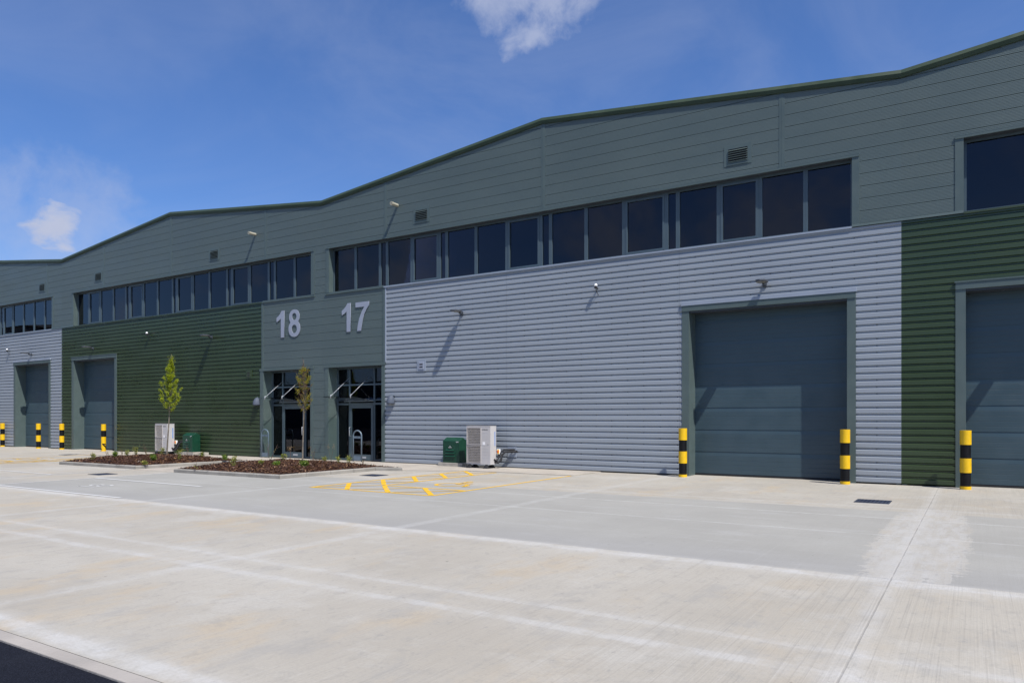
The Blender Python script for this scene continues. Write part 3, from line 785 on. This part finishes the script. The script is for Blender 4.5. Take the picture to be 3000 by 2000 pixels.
# arm floodlights
def flood():
    t = thing('floodlight', 'grey arm floodlight above the big roller door on the nearest silver wall', 'wall light', (-4.63, W, 5.08), 'arm floodlights on the cladding', local=True)
    b = MB(); b.box(-.05, .05, -.03, .03, -.06, .06); b.tube([(0, -.02, 0), (0, -.10, -.015), (0, -.17, .02)], .032, 10); b.build('arm', 'dark_metal', t, smooth=False, bevel=.004)
    b = MB()
    b.prism([(-.075, -.12), (-.135, -.20), (-.145, -.36), (-.11, -.52), (0, -.56), (.11, -.52), (.145, -.36), (.135, -.20), (.075, -.12)][::1], .015, .06)
    for i in range(5): b.box(-.11+i*.045, -.10+i*.045, -.48, -.2, .06, .075)
    b.build('head', 'lamp_grey', t, bevel=.008)
    b = MB(); b.prism([(-.1, -.48), (-.1, -.22), (.1, -.22), (.1, -.48)][::-1], .008, .015); b.build('lens', 'lamp_lens', t)
    return t
fl = flood()
for x, lb in ((-14.41, 'grey arm floodlight left of the dome sensor on the nearest silver wall'), (-27.7, 'grey arm floodlight casting a long shadow on the green wall right of the leafy tree'),
              (-37.15, 'grey arm floodlight above the roller door in the green wall'), (-43.4, 'grey arm floodlight above the farthest roller door'),
              (1.8, 'grey arm floodlight above the rightmost roller door beside the nearest green wall')):
    dup(fl, (x, W, 5.08), lb)
# dome sensors
t = thing('dome_sensor', 'small white dome sensor with a black cable on the nearest silver wall', 'sensor', (-9.44, W, 5.42), 'small dome sensors', local=True)
b = MB(); b.lathe([(0.0, .14), (.03, .132), (.048, .10), (.052, .06), (.0, .055)], 14, 0, (0, -.13, 0)); b.build('dome', 'white_plastic', t, smooth=True)
b = MB(); b.lathe([(0, .055), (.045, .055), (.045, .0), (.02, -.01), (0, -.01)], 12, 0, (0, -.13, 0)); b.box(-.02, .02, -.13, .03, .0, .03); b.build('bracket', 'rubber_and_gap_shade', t)
b = MB(); b.tube([(.0, -.12, 0), (.0, -.10, -.08), (.01, -.03, -.14), (.03, .02, -.2)], .009, 6); b.build('cable', 'rubber_and_gap_shade', t)
dup(t, (-32.33, W, 5.44), 'small white dome sensor high on the green wall above the leafy tree'); dup(t, (-45.9, W, 5.36), 'small white dome sensor on the farthest silver wall')
# flue stubs
t = thing('flue_stub', 'cream flue pipe stub on the grey gable beside the vent above number 17', 'flue pipe', (-17.23, W, 9.1), 'cream flue pipes', local=True)
b = MB(); b.tube([(0, .02, 0), (0, -.30, .0)], .055, 16); b.build('pipe', 'cream', t, smooth=False)
b = MB(); b.tube([(0, -.26, 0), (0, -.28, 0)], .068, 16); b.tube([(0, -.32, 0), (0, -.33, 0)], .066, 16); b.tube([(0, -.30, 0), (0, -.33, 0)], .03, 10); b.build('terminal', 'cream', t)
dup(t, (-24.86, W, 9.1), 'cream flue pipe stub on the grey gable above number 18')
# small cover plates with air brick
for x, cm_, lb in ((-16.14, 'silver_trim', 'small square silver vent plate on the silver wall right of the number 17 entrance'), (-25.26, 'green_cladding', 'small square green vent plate on the green wall left of the number 18 entrance')):
    t = thing('vent_plate', lb, 'vent', (x, W, 3.41), 'square vent plates')
    b = MB(); b.box(x-.19, x+.19, W-.014, W+.03, 3.22, 3.60); b.build('plate', cm_, t)
    b = MB(); b.box(x-.12, x+.12, W-.030, W-.014, 3.28, 3.54); o = b.build('cowl', 'number_silver' if 'silver' in cm_ else 'green_trim', t, bevel=.006)
    b = MB(); b.box(x-.07, x+.07, W-.033, W-.030, 3.34, 3.38); b.box(x-.07, x+.07, W-.033, W-.030, 3.43, 3.47); b.build('slots', 'rubber_and_gap_shade', t)  # raised black strips paint in the shade inside the vent openings

# ------------------------------------------------------------------ bollards
def bollard():
    t = thing('bollard', 'x', 'bollard', (-2.65, 19.28, 0), 'yellow and black bollards by the roller doors', local=True)
    b = MB(); b.lathe([(.103, 0), (.103, 1.30)], 32); b.build('post', 'black_paint', t, smooth=False)
    for z0, z1 in ((0, .07), (.375, .695), (1.0, 1.32)):
        b = MB(); b.lathe([(.1035, z0), (.1135, z0)], 32); b.lathe([(.1135, z0), (.1135, z1)], 32); b.lathe([(.1135, z1), (.0 if z1 > 1.2 else .1035, z1)], 32); o = b.build('sleeve', 'yellow_sleeve', t)
    for m_ in t.children:
        for p in m_.data.polygons:
            if abs(p.normal.z) < .5: p.use_smooth = True
    return t
bo = bollard(); bo['label'] = 'yellow and black bollard at the right jamb of the big roller door'
for x, y, lb in ((-6.70, 19.28, 'yellow and black bollard at the left jamb of the big roller door'), (-.17, 19.30, 'yellow and black bollard nearest the right edge, at the left jamb of the rightmost door'),
                 (-39.35, 19.26, 'yellow and black bollard between the farthest silver strip and the green door'), (-41.71, 19.25, 'yellow and black bollard in front of the farthest roller door'),
                 (-46.31, 19.5, 'yellow and black bollard at the left edge of the view')):
    dup(bo, (x, y, 0), lb)
t = thing('bollard', 'yellow bollard with torn black tape near its foot, before the green unit\'s door', 'bollard', (-35.67, 19.38, 0), 'yellow and black bollards by the roller doors', local=True)
b = MB(); b.lathe([(.110, 0), (.110, 1.31)], 32, 0); b.lathe([(.110, 1.31), (0, 1.31)], 32); o = b.build('post', 'yellow_sleeve', t)
b = MB(); b.lathe([(.112, .70), (.112, 1.0)], 32); b.build('band', 'black_paint', t)
b = MB(); rnd = random.Random(4)
n, mz = 40, 14
for k in range(n):
    for i in range(mz):
        z = .07+.305*i/mz; a = 2*math.pi*k/n
        v = math.sin(a*2.0+4.2+z*14)+.55*math.sin(a*5+z*37)+.3*math.sin(z*60+a*3)
        if v > .35:
            a2 = 2*math.pi*(k+1)/n; z2 = z+.305/mz
            b.quad((.1125*math.cos(a), .1125*math.sin(a), z), (.1125*math.cos(a2), .1125*math.sin(a2), z), (.1125*math.cos(a2), .1125*math.sin(a2), z2), (.1125*math.cos(a), .1125*math.sin(a), z2))
b.build('torn_tape', 'black_paint', t)

# ------------------------------------------------------------------ cycle hoops
t = thing('cycle_hoop', 'grey tubular cycle hoop in front of the number 17 door', 'cycle stand', (-18.99, 19.5, PZ), 'cycle hoops by the entrances', local=True)
b = MB(); hw, r_ = .205, .026
pts = [(-hw, 0, 0), (-hw, 0, .92)]+[(-hw*math.cos(a), 0, .92+hw*math.sin(a)) for a in [math.pi*i/12 for i in range(1, 12)]]+[(hw, 0, .92), (hw, 0, 0)]
b.tube(pts, r_, 12); b.build('tube', 'galvanised', t, smooth=True)
b = MB(); b.box(-hw+.02, hw-.02, -.012, .012, .84, .92); b.build('plate', 'galvanised', t)
b = MB(); b.box(-hw+.02, hw-.02, -.012, .012, .04, .2); b.build('base_plate', 'galvanised', t)
b = MB(); b.tube([(0, -.018, .88), (0, .018, .88)], .014, 10); b.build('bolt', 'rubber_and_gap_shade', t)
dup(t, (-24.05, 19.5, PZ), 'grey tubular cycle hoop against the left jamb of the number 18 entrance')

# ------------------------------------------------------------------ outdoor units and gas boxes
def ac(x0, yf, label, pipes):
    t = thing('heat_pump', label, 'air conditioner', (x0+.46, yf+.17, PZ), 'white outdoor fan units')
    x1 = x0+.92; yb = yf+.33; z0, z1 = .14, 1.345
    b = MB()
    # casing with a frame leaving the fan apertures open
    fx0, fx1 = x0+.03, x0+.555
    b.box(x0, x1, yf+.10, yb, z0, z1); b.box(fx1, x1, yf, yf+.10, z0, z1)
    b.box(x0, fx0, yf, yf+.10, z0, z1); b.box(fx0, fx1, yf, yf+.1, z0, z0+.04); b.box(fx0, fx1, yf, yf+.1, z1-.05, z1)
    b.box(fx0, fx1, yf, yf+.1, .735, .765)
    for i in range(9): b.box(fx1+.04, x1-.09, yf-.003, yf, z1-.22-.098*i, z1-.213-.098*i)
    b.box(x0-.004, x1+.004, yf-.006, yb+.004, z1, z1+.012)
    cs = b.build('casing', 'unit_white', t, bevel=.006)
    for zc in (.4575, 1.03):
        cx = (fx0+fx1)/2
        b = MB(); b.box(fx0+.002, fx1-.002, yf+.085, yf+.098, zc-.27, zc+.262); b.build('fan_recess', 'unit_recess', t)
        b = MB()
        for i in range(28):
            a, c = 2*math.pi*i/28, 2*math.pi*(i+1)/28
            b.quad(*[(cx+r*math.cos(q), yf+.04, zc+r*math.sin(q)) for r, q in ((.205, a), (.235, a), (.235, c), (.205, c))][::-1])
            b.quad((cx+.205*math.cos(a), yf+.04, zc+.205*math.sin(a)), (cx+.205*math.cos(c), yf+.04, zc+.205*math.sin(c)), (cx+.205*math.cos(c), yf+.085, zc+.205*math.sin(c)), (cx+.205*math.cos(a), yf+.085, zc+.205*math.sin(a)))
        for k in range(3):
            a = 2*math.pi*k/3+.4
            P = [(.03, a), (.195, a-.15), (.2, a+.55), (.05, a+.7)]
            b.add([(cx+r*math.cos(q), yf+.05+.02*j, zc+r*math.sin(q)) for j, (r, q) in enumerate(P)], [(0, 1, 2, 3)])
        b.tube([(cx, yf+.04, zc), (cx, yf+.085, zc)], .04, 14); b.build('fan', 'fan_dark', t)
        b = MB(); n = 15
        for i in range(n+1):
            xx = fx0+(fx1-fx0)*i/n; b.box(xx-.003, xx+.003, yf-.012, yf-.007, zc-.262, zc+.255)
        for i in range(11):
            zz = zc-.262+.517*i/10; b.box(fx0, fx1, yf-.007, yf-.003, zz-.003, zz+.003)
        for p, q, r, s in ((fx0-.012, fx0+.004, zc-.27, zc+.262), (fx1-.004, fx1+.012, zc-.27, zc+.262)): b.box(p, q, yf-.016, yf-.001, r, s)
        b.box(fx0+.004, fx1-.004, yf-.016, yf-.001, zc-.27, zc-.256); b.box(fx0+.004, fx1-.004, yf-.016, yf-.001, zc+.250, zc+.262)
        b.build('grille', 'unit_wire', t)
    letters('lettering', 'SAMSUNG', .05, 'fan_dark', t, (fx1+.155, yf-.003, z1-.125))
    letters('lettering', 'DVM S', .026, 'fan_dark', t, (fx1+.265, yf-.003, .76))
    b = MB(); b.box(fx1+.07, fx1+.165, yf-.004, yf-.001, .755, .85); b.build('sticker', 'white_plastic', t)
    b = MB(); b.box(x1+.0005, x1+.003, yf+.235, yf+.275, .72, 1.17); b.build('side_label', 'label_blue', t)
    for p in (x0+.12, x1-.16):
        for q in (yf+.02, yf+.31):
            b = MB(); b.add([(p-.09, q-.09, PZ), (p+.09, q-.09, PZ), (p+.09, q+.09, PZ), (p-.09, q+.09, PZ), (p-.05, q-.05, .11), (p+.05, q-.05, .11), (p+.05, q+.05, .11), (p-.05, q+.05, .11)],
                  [(0, 3, 2, 1), (4, 5, 6, 7), (0, 1, 5, 4), (1, 2, 6, 5), (2, 3, 7, 6), (3, 0, 4, 7)]); b.box(p-.03, p+.03, q-.03, q+.03, .11, .14)
            b.build('foot', 'rubber_and_gap_shade', t, bevel=.006)
    # isolator switch and insulated pipes
    s = thing('isolator_switch', 'yellow and red isolator switch beside the '+pipes+' fan unit', 'switch', (x1+.06, yf+.36, .5), 'isolator switches')
    b = MB(); b.box(x1+.015, x1+.115, yf+.33, yf+.41, .46, .62); b.build('housing', 'white_plastic', s, bevel=.006)
    b = MB(); b.box(x1+.04, x1+.113, yf+.322, yf+.33, .475, .605); b.build('face_plate', 'label_yellow', s)
    b = MB(); b.tube([(x1+.075, yf+.322, .54), (x1+.075, yf+.295, .54)], .024, 16); b.box(x1+.068, x1+.082, yf+.282, yf+.296, .515, .565); b.build('knob', 'knob_red', s)
    q = thing('insulated_pipes', 'black insulated pipes running from the '+pipes+' fan unit to the wall', 'pipes', (x1+.1, yf+.4, .1))
    y1 = W-.06
    b = MB(); b.tube([(x1, yf+.25, .22), (x1+.10, yf+.30, .20), (x1+.15, yf+.36, .26), (x1+.17, yf+.42, .44), (x1+.24, yf+.48, .53), (x1+.42, y1-.02, .545), (x1+.5, y1, .545), (x1+.52, W+.02, .545)], .036, 10); b.build('pipe', 'rubber_and_gap_shade', q, smooth=True)
    b = MB(); b.tube([(x1, yf+.2, .30), (x1+.07, yf+.26, .26), (x1+.09, yf+.34, .36), (x1+.12, yf+.4, .5), (x1+.2, yf+.47, .6), (x1+.4, y1, .6), (x1+.46, W+.02, .6)], .026, 10); b.build('pipe', 'rubber_and_gap_shade', q, smooth=True)
    b = MB(); b.tube([(x1+.06, yf+.37, .46), (x1+.05, yf+.36, .3), (x1-.02, yf+.3, .2)], .012, 8); b.build('cable', 'lamp_grey', q)
    return t
ac(-13.71, 18.96, 'white twin fan outdoor unit beside the green gas box on the nearest silver wall', 'nearest')
ac(-30.75, 18.98, 'white twin fan outdoor unit behind the leafy tree by the green wall', 'farther')
t = thing('cover_plate', 'silver flashing plate on the silver wall where the black pipes enter', 'wall plate', (-12.43, W, .5))
b = MB(); b.box(-12.60, -12.27, W-.012, W+.03, .36, .68); b.build('plate', 'silver_trim', t)

def gasbox(x0, label, pad):
    t = thing('gas_meter_box', label, 'meter box', (x0+.34, W-.25, 0), 'green gas meter boxes')
    x1 = x0+.68; yf, yb = W-.45, W-.04; zb_, ze, zr = .135, .855, .965; ym = (yf+yb)/2
    b = MB(); b.add([(x0, yf, zb_), (x1, yf, zb_), (x1, yb, zb_), (x0, yb, zb_), (x0, yf, ze), (x1, yf, ze), (x1, yb, ze), (x0, yb, ze), (x0, ym, zr), (x1, ym, zr)],
                    [(0, 3, 2, 1), (0, 1, 5, 4), (1, 2, 6, 9, 5), (2, 3, 7, 6), (3, 0, 4, 8, 7), (4, 5, 9, 8), (6, 7, 8, 9)])
    b.build('cabinet', 'gas_green', t, bevel=.014)
    cx = x0+.31; b = MB()
    # raised door panel with an arched head
    A = [(cx-.2, .22), (cx+.2, .22), (cx+.2, .52)]+[(cx+.2*math.cos(a), .56+.19*math.sin(a)) for a in [math.pi*i/14 for i in range(1, 14)]]+[(cx-.2, .52)]
    n = len(A); b.add([(x, yf-.006, z) for x, z in A]+[(x, yf+.001, z) for x, z in A], [tuple(range(n))]+[(i, n+i, n+(i+1) % n, (i+1) % n) for i in range(n)])
    b.build('door', 'gas_green', t, bevel=.003)
    for i, (z, w_) in enumerate(((.545, .17), (.45, .19), (.35, .21))):
        b = MB(); b.extx([(yf-.006, z+.03), (yf-.04, z-.01), (yf-.036, z-.018), (yf-.006, z-.018)], cx-w_, cx+w_); b.build('louvre', 'gas_green', t)
    b = MB(); b.tube([(cx, yf-.006, .68), (cx, yf-.022, .68)], .016, 12); b.extx([(yf-.012, .62), (yf-.03, .635), (yf-.012, .645)], cx-.06, cx+.06); b.build('lock', 'steel', t)
    letters('lettering', 'GAS', .055, 'white_plastic', t, (x1-.085, yf-.004, .80))
    return t
gasbox(-14.87, 'dark green gas meter box standing left of the nearest white fan unit', 0)
gasbox(-29.12, 'dark green gas meter box standing right of the farther white fan unit', 0)
for x0, x1, lb in ((-15.03, -14.04, 'long concrete base block under the nearest green gas box'), (-29.35, -28.28, 'long concrete base block under the farther green gas box')):
    b = MB(); b.box(x0, x1, W-.50, W-.02, 0.0, .133); tag(b.build('base_block', 'concrete_block', bevel=.01), lb, 'concrete block', 'concrete base blocks')
b = MB(); b.box(-28.2, -27.85, W-.30, W-.04, 0.0, .125); tag(b.build('base_block', 'concrete_block', bevel=.015), 'short separate concrete block right of the farther gas box', 'concrete block', 'concrete base blocks')

# ------------------------------------------------------------------ flower beds
def bed(poly, label, mlabel, seed, off):
    """poly anticlockwise outline; front and sides carry the kerb"""
    n = len(poly); kw, kh = .13, .105
    c = Vector((sum(p[0] for p in poly)/n, sum(p[1] for p in poly)/n))
    def inset(d):
        out = []
        for i in range(n):
            p0, p1, p2 = Vector(poly[i-1]), Vector(poly[i]), Vector(poly[(i+1) % n])
            a = (p1-p0).normalized(); b_ = (p2-p1).normalized()
            na, nb = Vector((-a.y, a.x)), Vector((-b_.y, b_.x))
            m_ = (na+nb); k = d/max(.3, m_.dot(na)); out.append(p1+m_*k)
        return out
    ins = inset(kw)
    t = thing('bed_kerb', label, 'kerb', (c.x, c.y, 0), 'kerbs round the flower beds')
    for i in range(n):
        p, q = Vector(poly[i]), Vector(poly[(i+1) % n]); ip, iq = ins[i], ins[(i+1) % n]
        L = (q-p).length
        back = (p.y > 16.7 and q.y > 16.7)
        h = .045 if back else kh
        k = max(1, round(L/.915))
        for j in range(k):
            g0, g1 = j/k+.002/L*2, (j+1)/k-.002/L*2
            a, b2, c2, d = p.lerp(q, g0), p.lerp(q, g1), ip.lerp(iq, g1), ip.lerp(iq, g0)
            ch = .02; a2, b3 = a.lerp(d, .15), b2.lerp(c2, .15)
            mb = MB()
            mb.add([(*a, -.05), (*b2, -.05), (*c2, -.05), (*d, -.05), (*a, h-ch), (*b2, h-ch), (*b3, h), (*a2, h), (*c2, h), (*d, h)],
                   [(0, 1, 5, 4), (4, 5, 6, 7), (7, 6, 8, 9), (2, 3, 9, 8), (1, 2, 8, 6, 5), (3, 0, 4, 7, 9)])
            mb.build('kerb_stone', 'kerb_concrete', t)
    # soil and chips
    rnd = random.Random(seed); xs_ = [p[0] for p in poly]; ys_ = [p[1] for p in poly]
    def inside(x, y, P):
        r = False
        for i in range(len(P)):
            (xa, ya), (xb, yb) = P[i-1], P[i]
            if (ya > y) != (yb > y) and x < (xb-xa)*(y-ya)/(yb-ya)+xa: r = not r
        return r
    def edge(x, y):
        d = 9
        for i in range(n):
            p, q = ins[i-1], ins[i]; ab = q-p; tt = max(0, min(1, (Vector((x, y))-p).dot(ab)/ab.length_squared)); d = min(d, (p+ab*tt-Vector((x, y))).length)
        return d
    from mathutils import noise as mn
    def hz(x, y): return .085+.175*min(1, edge(x, y)/.9)**.7+.03*mn.noise(Vector((x*2.1, y*2.1, seed)))
    mb = MB(); st = .12; x = min(xs_)
    nx = int((max(xs_)-min(xs_))/st)+1; ny = int((max(ys_)-min(ys_))/st)+1
    for i in range(nx):
        for j in range(ny):
            x, y = min(xs_)+i*st, min(ys_)+j*st
            if inside(x+st/2, y+st/2, poly) and inside(x, y, poly) and inside(x+st, y+st, poly) and inside(x+st, y, poly) and inside(x, y+st, poly):
                mb.quad(*[(a, b_, hz(a, b_)-.015) for a, b_ in ((x, y), (x+st, y), (x+st, y+st), (x, y+st))])
    for _ in range(24000):
        x = rnd.uniform(min(xs_), max(xs_)); y = rnd.uniform(min(ys_), max(ys_))
        if not inside(x, y, [tuple(v) for v in ins]) and not (inside(x, y, poly) and rnd.random() < .02): continue
        z = hz(x, y)+rnd.uniform(-.012, .028)
        a = rnd.uniform(0, 6.28); l = rnd.uniform(.010, .038); w_ = rnd.uniform(.004, .011); tx, ty = rnd.gauss(0, .42), rnd.gauss(0, .42)
        ux, uy = math.cos(a)*l, math.sin(a)*l; vx, vy = -math.sin(a)*w_, math.cos(a)*w_
        mb.quad(*[(x+sx*ux+sy*vx, y+sx*uy+sy*vy, z+(sx*ux+sy*vx)*tx+(sx*uy+sy*vy)*ty) for sx, sy in ((-1, -1), (1, -.7), (1, .8), (-1, 1))])
    o = mb.build('bark_mulch', 'chips'); tag(o, mlabel, 'bark mulch', kind='stuff')
    return hz
hzR = bed([(-19.92, 12.87), (-15.40, 12.95), (-15.38, 16.55), (-14.62, 16.92), (-14.7, 17.0), (-19.92, 17.0)],
          'concrete kerb round the right flower bed, nearest the yellow hatching', 'brown bark chippings filling the right flower bed', 3, 0)
hzL = bed([(-26.70, 12.98), (-22.20, 13.05), (-22.20, 16.25), (-21.1, 16.78), (-21.18, 16.9), (-26.70, 16.9)],
          'concrete kerb round the left flower bed by the leafy tree', 'brown bark chippings filling the left flower bed', 5, 0)

# ------------------------------------------------------------------ trees
def tree(x, y, z0, top, prof, nleaf, leaf, tr, label, lean, seed, lsz, sparse, bare):
    rnd = random.Random(seed)
    t = thing('young_tree', label, 'tree', (x, y, z0), None)
    def ax(z):
        k = (z-z0)/(top-z0); return Vector((x+lean*k+.02*math.sin(k*7+seed), y, z))
    b = MB(); N = 16; pts = [ax(z0-.05+(top-z0)*i/N) for i in range(N+1)]
    b.tube(pts, [max(.004, tr*(1-i/N*.95)) for i in range(N+1)], 9); b.build('trunk', 'bark', t, smooth=True)
    def rad(z):
        for (za, ra), (zb_, rb) in zip(prof, prof[1:]):
            if za <= z <= zb_: return ra+(rb-ra)*(z-za)/(zb_-za)
        return 0
    zc0, zc1 = prof[0][0], prof[-1][0]
    br = MB(); lf = MB()
    nb = 46 if not sparse else 52
    tips = []
    for i in range(nb):
        zs = zc0+.02+(zc1-zc0)*.86*(i/nb); a = i*2.4+rnd.uniform(-.4, .4)
        ze = zs+rnd.uniform(.25, .6)*(1 if zs < zc1-.7 else .5)
        r = rad(min(ze, zc1-.02))*rnd.uniform(.6, 1.12)
        p0 = ax(zs); p2 = ax(ze)+Vector((math.cos(a)*r, math.sin(a)*r, 0)); p1 = p0.lerp(p2, .5)+Vector((math.cos(a), math.sin(a), 0))*r*.22
        br.tube([p0, p1, p2], [.007, .005, .002], 5); tips.append((p0, p1, p2, a))
        for _ in range(3):
            q = p0.lerp(p1, rnd.uniform(.4, 1)) if rnd.random() < .5 else p1.lerp(p2, rnd.uniform(0, .8))
            aa = a+rnd.uniform(-1.2, 1.2); l = rnd.uniform(.06, .16)
            e = q+Vector((math.cos(aa)*l*.7, math.sin(aa)*l*.7, l*.8)); br.tube([q, e], [.003, .0015], 4); tips.append((q, q.lerp(e, .5), e, aa))
    if bare:
        for _ in range(10):
            q = ax(rnd.uniform(zc1-.25, top-.05)); aa = rnd.uniform(0, 6.28); e = q+Vector((math.cos(aa)*.05, math.sin(aa)*.05, .16)); br.tube([q, e], [.003, .001], 4)
    br.build('branches', 'twig', t)
    clumps = []
    for _ in range(nleaf):
        p0, p1, p2, a = rnd.choice(tips); f = rnd.random()
        c = (p0.lerp(p1, f*2) if f < .5 else p1.lerp(p2, f*2-1))+Vector((rnd.gauss(0, .022), rnd.gauss(0, .022), rnd.gauss(0, .022)))
        rr = rad(c.z); d = (c.xy-ax(c.z).xy).length
        if rr > 0 and d > rr*1.2 and rnd.random() < .8: continue
        g_ = mn3(c*4.5)
        if g_ < (-.28 if not sparse else -.12) and rnd.random() < .85: continue
        s = lsz*rnd.uniform(.6, 1.25)
        u = Vector((rnd.gauss(0, 1), rnd.gauss(0, 1), rnd.gauss(0, .6))).normalized(); v = u.orthogonal().normalized(); v = (v*math.cos(rnd.uniform(0, 6))+u.cross(v)*math.sin(rnd.uniform(0, 6))).normalized()
        w_ = u.cross(v)
        lf.add([c-u*s, c-v*s*.5-u*s*.1+w_*s*.12, c+u*s, c+v*s*.5-u*s*.1+w_*s*.12], [(0, 1, 2, 3)])
    lf.build('crown', leaf, t)
from mathutils import noise as _n
def mn3(v): return _n.noise(v)
tree(-24.6, 15.64, .17, 3.94, [(1.72, .09), (1.9, .20), (2.09, .33), (2.31, .39), (2.59, .41), (2.86, .33), (3.14, .20), (3.41, .12), (3.55, .045), (3.94, .03)], 15000, 'leaf_lime', .030,
     'slim young tree with dense lime green leaves in the left flower bed', .28, 11, .0165, False, False)
tree(-17.74, 15.83, .17, 3.46, [(1.70, .08), (1.82, .14), (1.94, .19), (2.29, .25), (2.64, .25), (2.99, .21), (3.2, .07), (3.3, .03)], 4600, 'leaf_rust', .027,
     'thin young tree with sparse yellowish leaves in the right flower bed', -.0 + .05, 23, .0145, True, True)

# ------------------------------------------------------------------ small plants in the beds
def gp(zx, zy, s, px, py, z=.19):
    X_, Y_ = zx+px/s, zy+py/s; u = X_-1500; k = (CH-z)/(Y_-1225)
    return ((-F*math.sin(T)+u*math.cos(T))*k, (F*math.cos(T)+u*math.sin(T))*k)
def plant(x, y, z, kind, h, label, seed):
    rnd = random.Random(seed)
    nm = {'bush': 'small_shrub', 'leggy': 'seedling', 'twig': 'bare_twig', 'head': 'dry_stalk'}[kind]
    t = thing(nm, label, 'plant', (x, y, z), 'young plants in the flower beds')
    st, lf = MB(), MB(); ns = {'bush': 9, 'leggy': 5, 'twig': 4, 'head': 2}[kind]
    for i in range(ns):
        a = rnd.uniform(0, 6.28); sp = h*rnd.uniform(.15, .6)*(1.1 if kind == 'bush' else .6)
        p0 = Vector((x, y, z-.03)); p2 = Vector((x+math.cos(a)*sp, y+math.sin(a)*sp, z+h*rnd.uniform(.65, 1.05))); p1 = p0.lerp(p2, .5)+Vector((rnd.gauss(0, .02), rnd.gauss(0, .02), .02))
        st.tube([p0, p1, p2], [.005, .004, .002], 5)
        if kind == 'twig':
            for _ in range(3):
                q = p1.lerp(p2, rnd.random()); st.tube([q, q+Vector((rnd.gauss(0, .05), rnd.gauss(0, .05), rnd.uniform(.03, .1)))], [.003, .001], 4)
        m_ = {'bush': 80, 'leggy': 44, 'twig': 2, 'head': 22}[kind]
        for _ in range(m_):
            f = rnd.random()**(.6) if kind != 'head' else rnd.uniform(.85, 1.05)
            c = (p0.lerp(p1, f*2) if f < .5 else p1.lerp(p2, f*2-1))+Vector((rnd.gauss(0, .03), rnd.gauss(0, .03), rnd.gauss(0, .02)))
            if c.z < z: c.z = z+.01
            s = rnd.uniform(.012, .024) if kind != 'head' else rnd.uniform(.008, .014)
            u = Vector((rnd.gauss(0, 1), rnd.gauss(0, 1), rnd.gauss(0, .7))).normalized(); v = u.orthogonal().normalized()
            lf.add([c-u*s, c-v*s*.5, c+u*s, c+v*s*.5], [(0, 1, 2, 3)])
    st.build('stems', 'twig', t)
    if lf.v: lf.build('leaves' if kind != 'head' else 'seed_heads', {'bush': 'leaf_green', 'leggy': 'leaf_olive', 'twig': 'leaf_olive', 'head': 'dry_head'}[kind], t)
PL = [(705, 505, 'bush', .17, 'rounded bright green shrub at the left part of the left bed'), (1215, 535, 'bush', .17, 'bright green shrub left of the leafy tree trunk'),
      (420, 515, 'leggy', .22, 'thin pale seedling nearest the left tip of the left bed'), (985, 490, 'leggy', .34, 'tallest pale leafy seedling of the left bed'),
      (875, 500, 'leggy', .22, 'olive seedling just left of the tallest seedling in the left bed'), (800, 500, 'twig', .2, 'bare twig right of the rounded green shrub'),
      (1130, 490, 'twig', .42, 'tall bare twigs in front of the green wall left of the fan unit'), (1330, 480, 'leggy', .24, 'yellow green seedling under the farther fan unit'),
      (1560, 520, 'leggy', .34, 'olive seedling right of the leafy tree trunk'), (1660, 480, 'twig', .32, 'bare twig in front of the farther gas box'),
      (1860, 500, 'leggy', .16, 'low seedling under the farther gas box block'), (2170, 505, 'bush', .14, 'yellowish shrub near the right tip of the left bed'),
      (1100, 560, 'leggy', .12, 'low yellow seedling at the front kerb of the left bed'), (600, 500, 'twig', .16, 'small bare sprig left of the rounded green shrub')]
for i, (px, py, k, h, lb) in enumerate(PL):
    x, y = gp(180, 1230, 4.523, px, py, .2); y = min(y, 16.7); plant(x, y, hzL(x, y), k, h, lb, 100+i)
PR = [(615, 455, 'leggy', .26, 'leafy seedling near the left tip of the right bed'), (240, 460, 'twig', .14, 'tiny bare sprig at the left tip of the right bed'),
      (975, 415, 'twig', .62, 'tall bare twigs in front of the number 18 side pane'), (1110, 415, 'leggy', .22, 'olive seedling in front of the number 18 door frame'),
      (1175, 415, 'head', .40, 'dry stalk with seed heads before the number 18 door'), (1310, 462, 'bush', .15, 'green shrub at the foot of the sparse tree'),
      (1578, 410, 'head', .62, 'tall dry stalk with seed heads before the number 17 left jamb'), (1400, 420, 'twig', .42, 'bare twigs right of the sparse tree trunk'),
      (1510, 420, 'leggy', .16, 'low seedling between the sparse tree and the tall dry stalk'), (1650, 430, 'leggy', .18, 'small seedling left of the right cycle hoop'),
      (1755, 430, 'leggy', .24, 'leafy seedling below the right cycle hoop'), (1895, 430, 'twig', .16, 'small bare sprig right of the right cycle hoop'),
      (1040, 465, 'bush', .11, 'low green shrub in the middle of the right bed'), (890, 455, 'leggy', .11, 'low yellowish seedling left of the middle of the right bed')]
for i, (px, py, k, h, lb) in enumerate(PR):
    x, y = gp(500, 1230, 3.36, px, py, .2); y = min(y, 16.8); plant(x, y, hzR(x, y), k, h, lb, 200+i)
# a few fallen leaves on the slab
for i, (x, y, lb) in enumerate(((-3.06, 3.2, 'brown fallen leaf on the concrete near the bottom edge'), (-1.9, 3.02, 'small brown fallen leaf on the concrete, the right of the two at the bottom edge'))):
    b = MB(); a = .5+i*1.3; s = .035
    b.add([(x-s*math.cos(a), y-s*math.sin(a), .004), (x+.4*s*math.sin(a), y-.4*s*math.cos(a), .012), (x+s*math.cos(a), y+s*math.sin(a), .006), (x-.45*s*math.sin(a), y+.45*s*math.cos(a), .01), (x, y, .006)],
          [(0, 1, 4), (1, 2, 4), (2, 3, 4), (3, 0, 4)])
    tag(b.build('fallen_leaf', 'twig'), lb, 'leaf')
sc.render.engine = 'CYCLES'
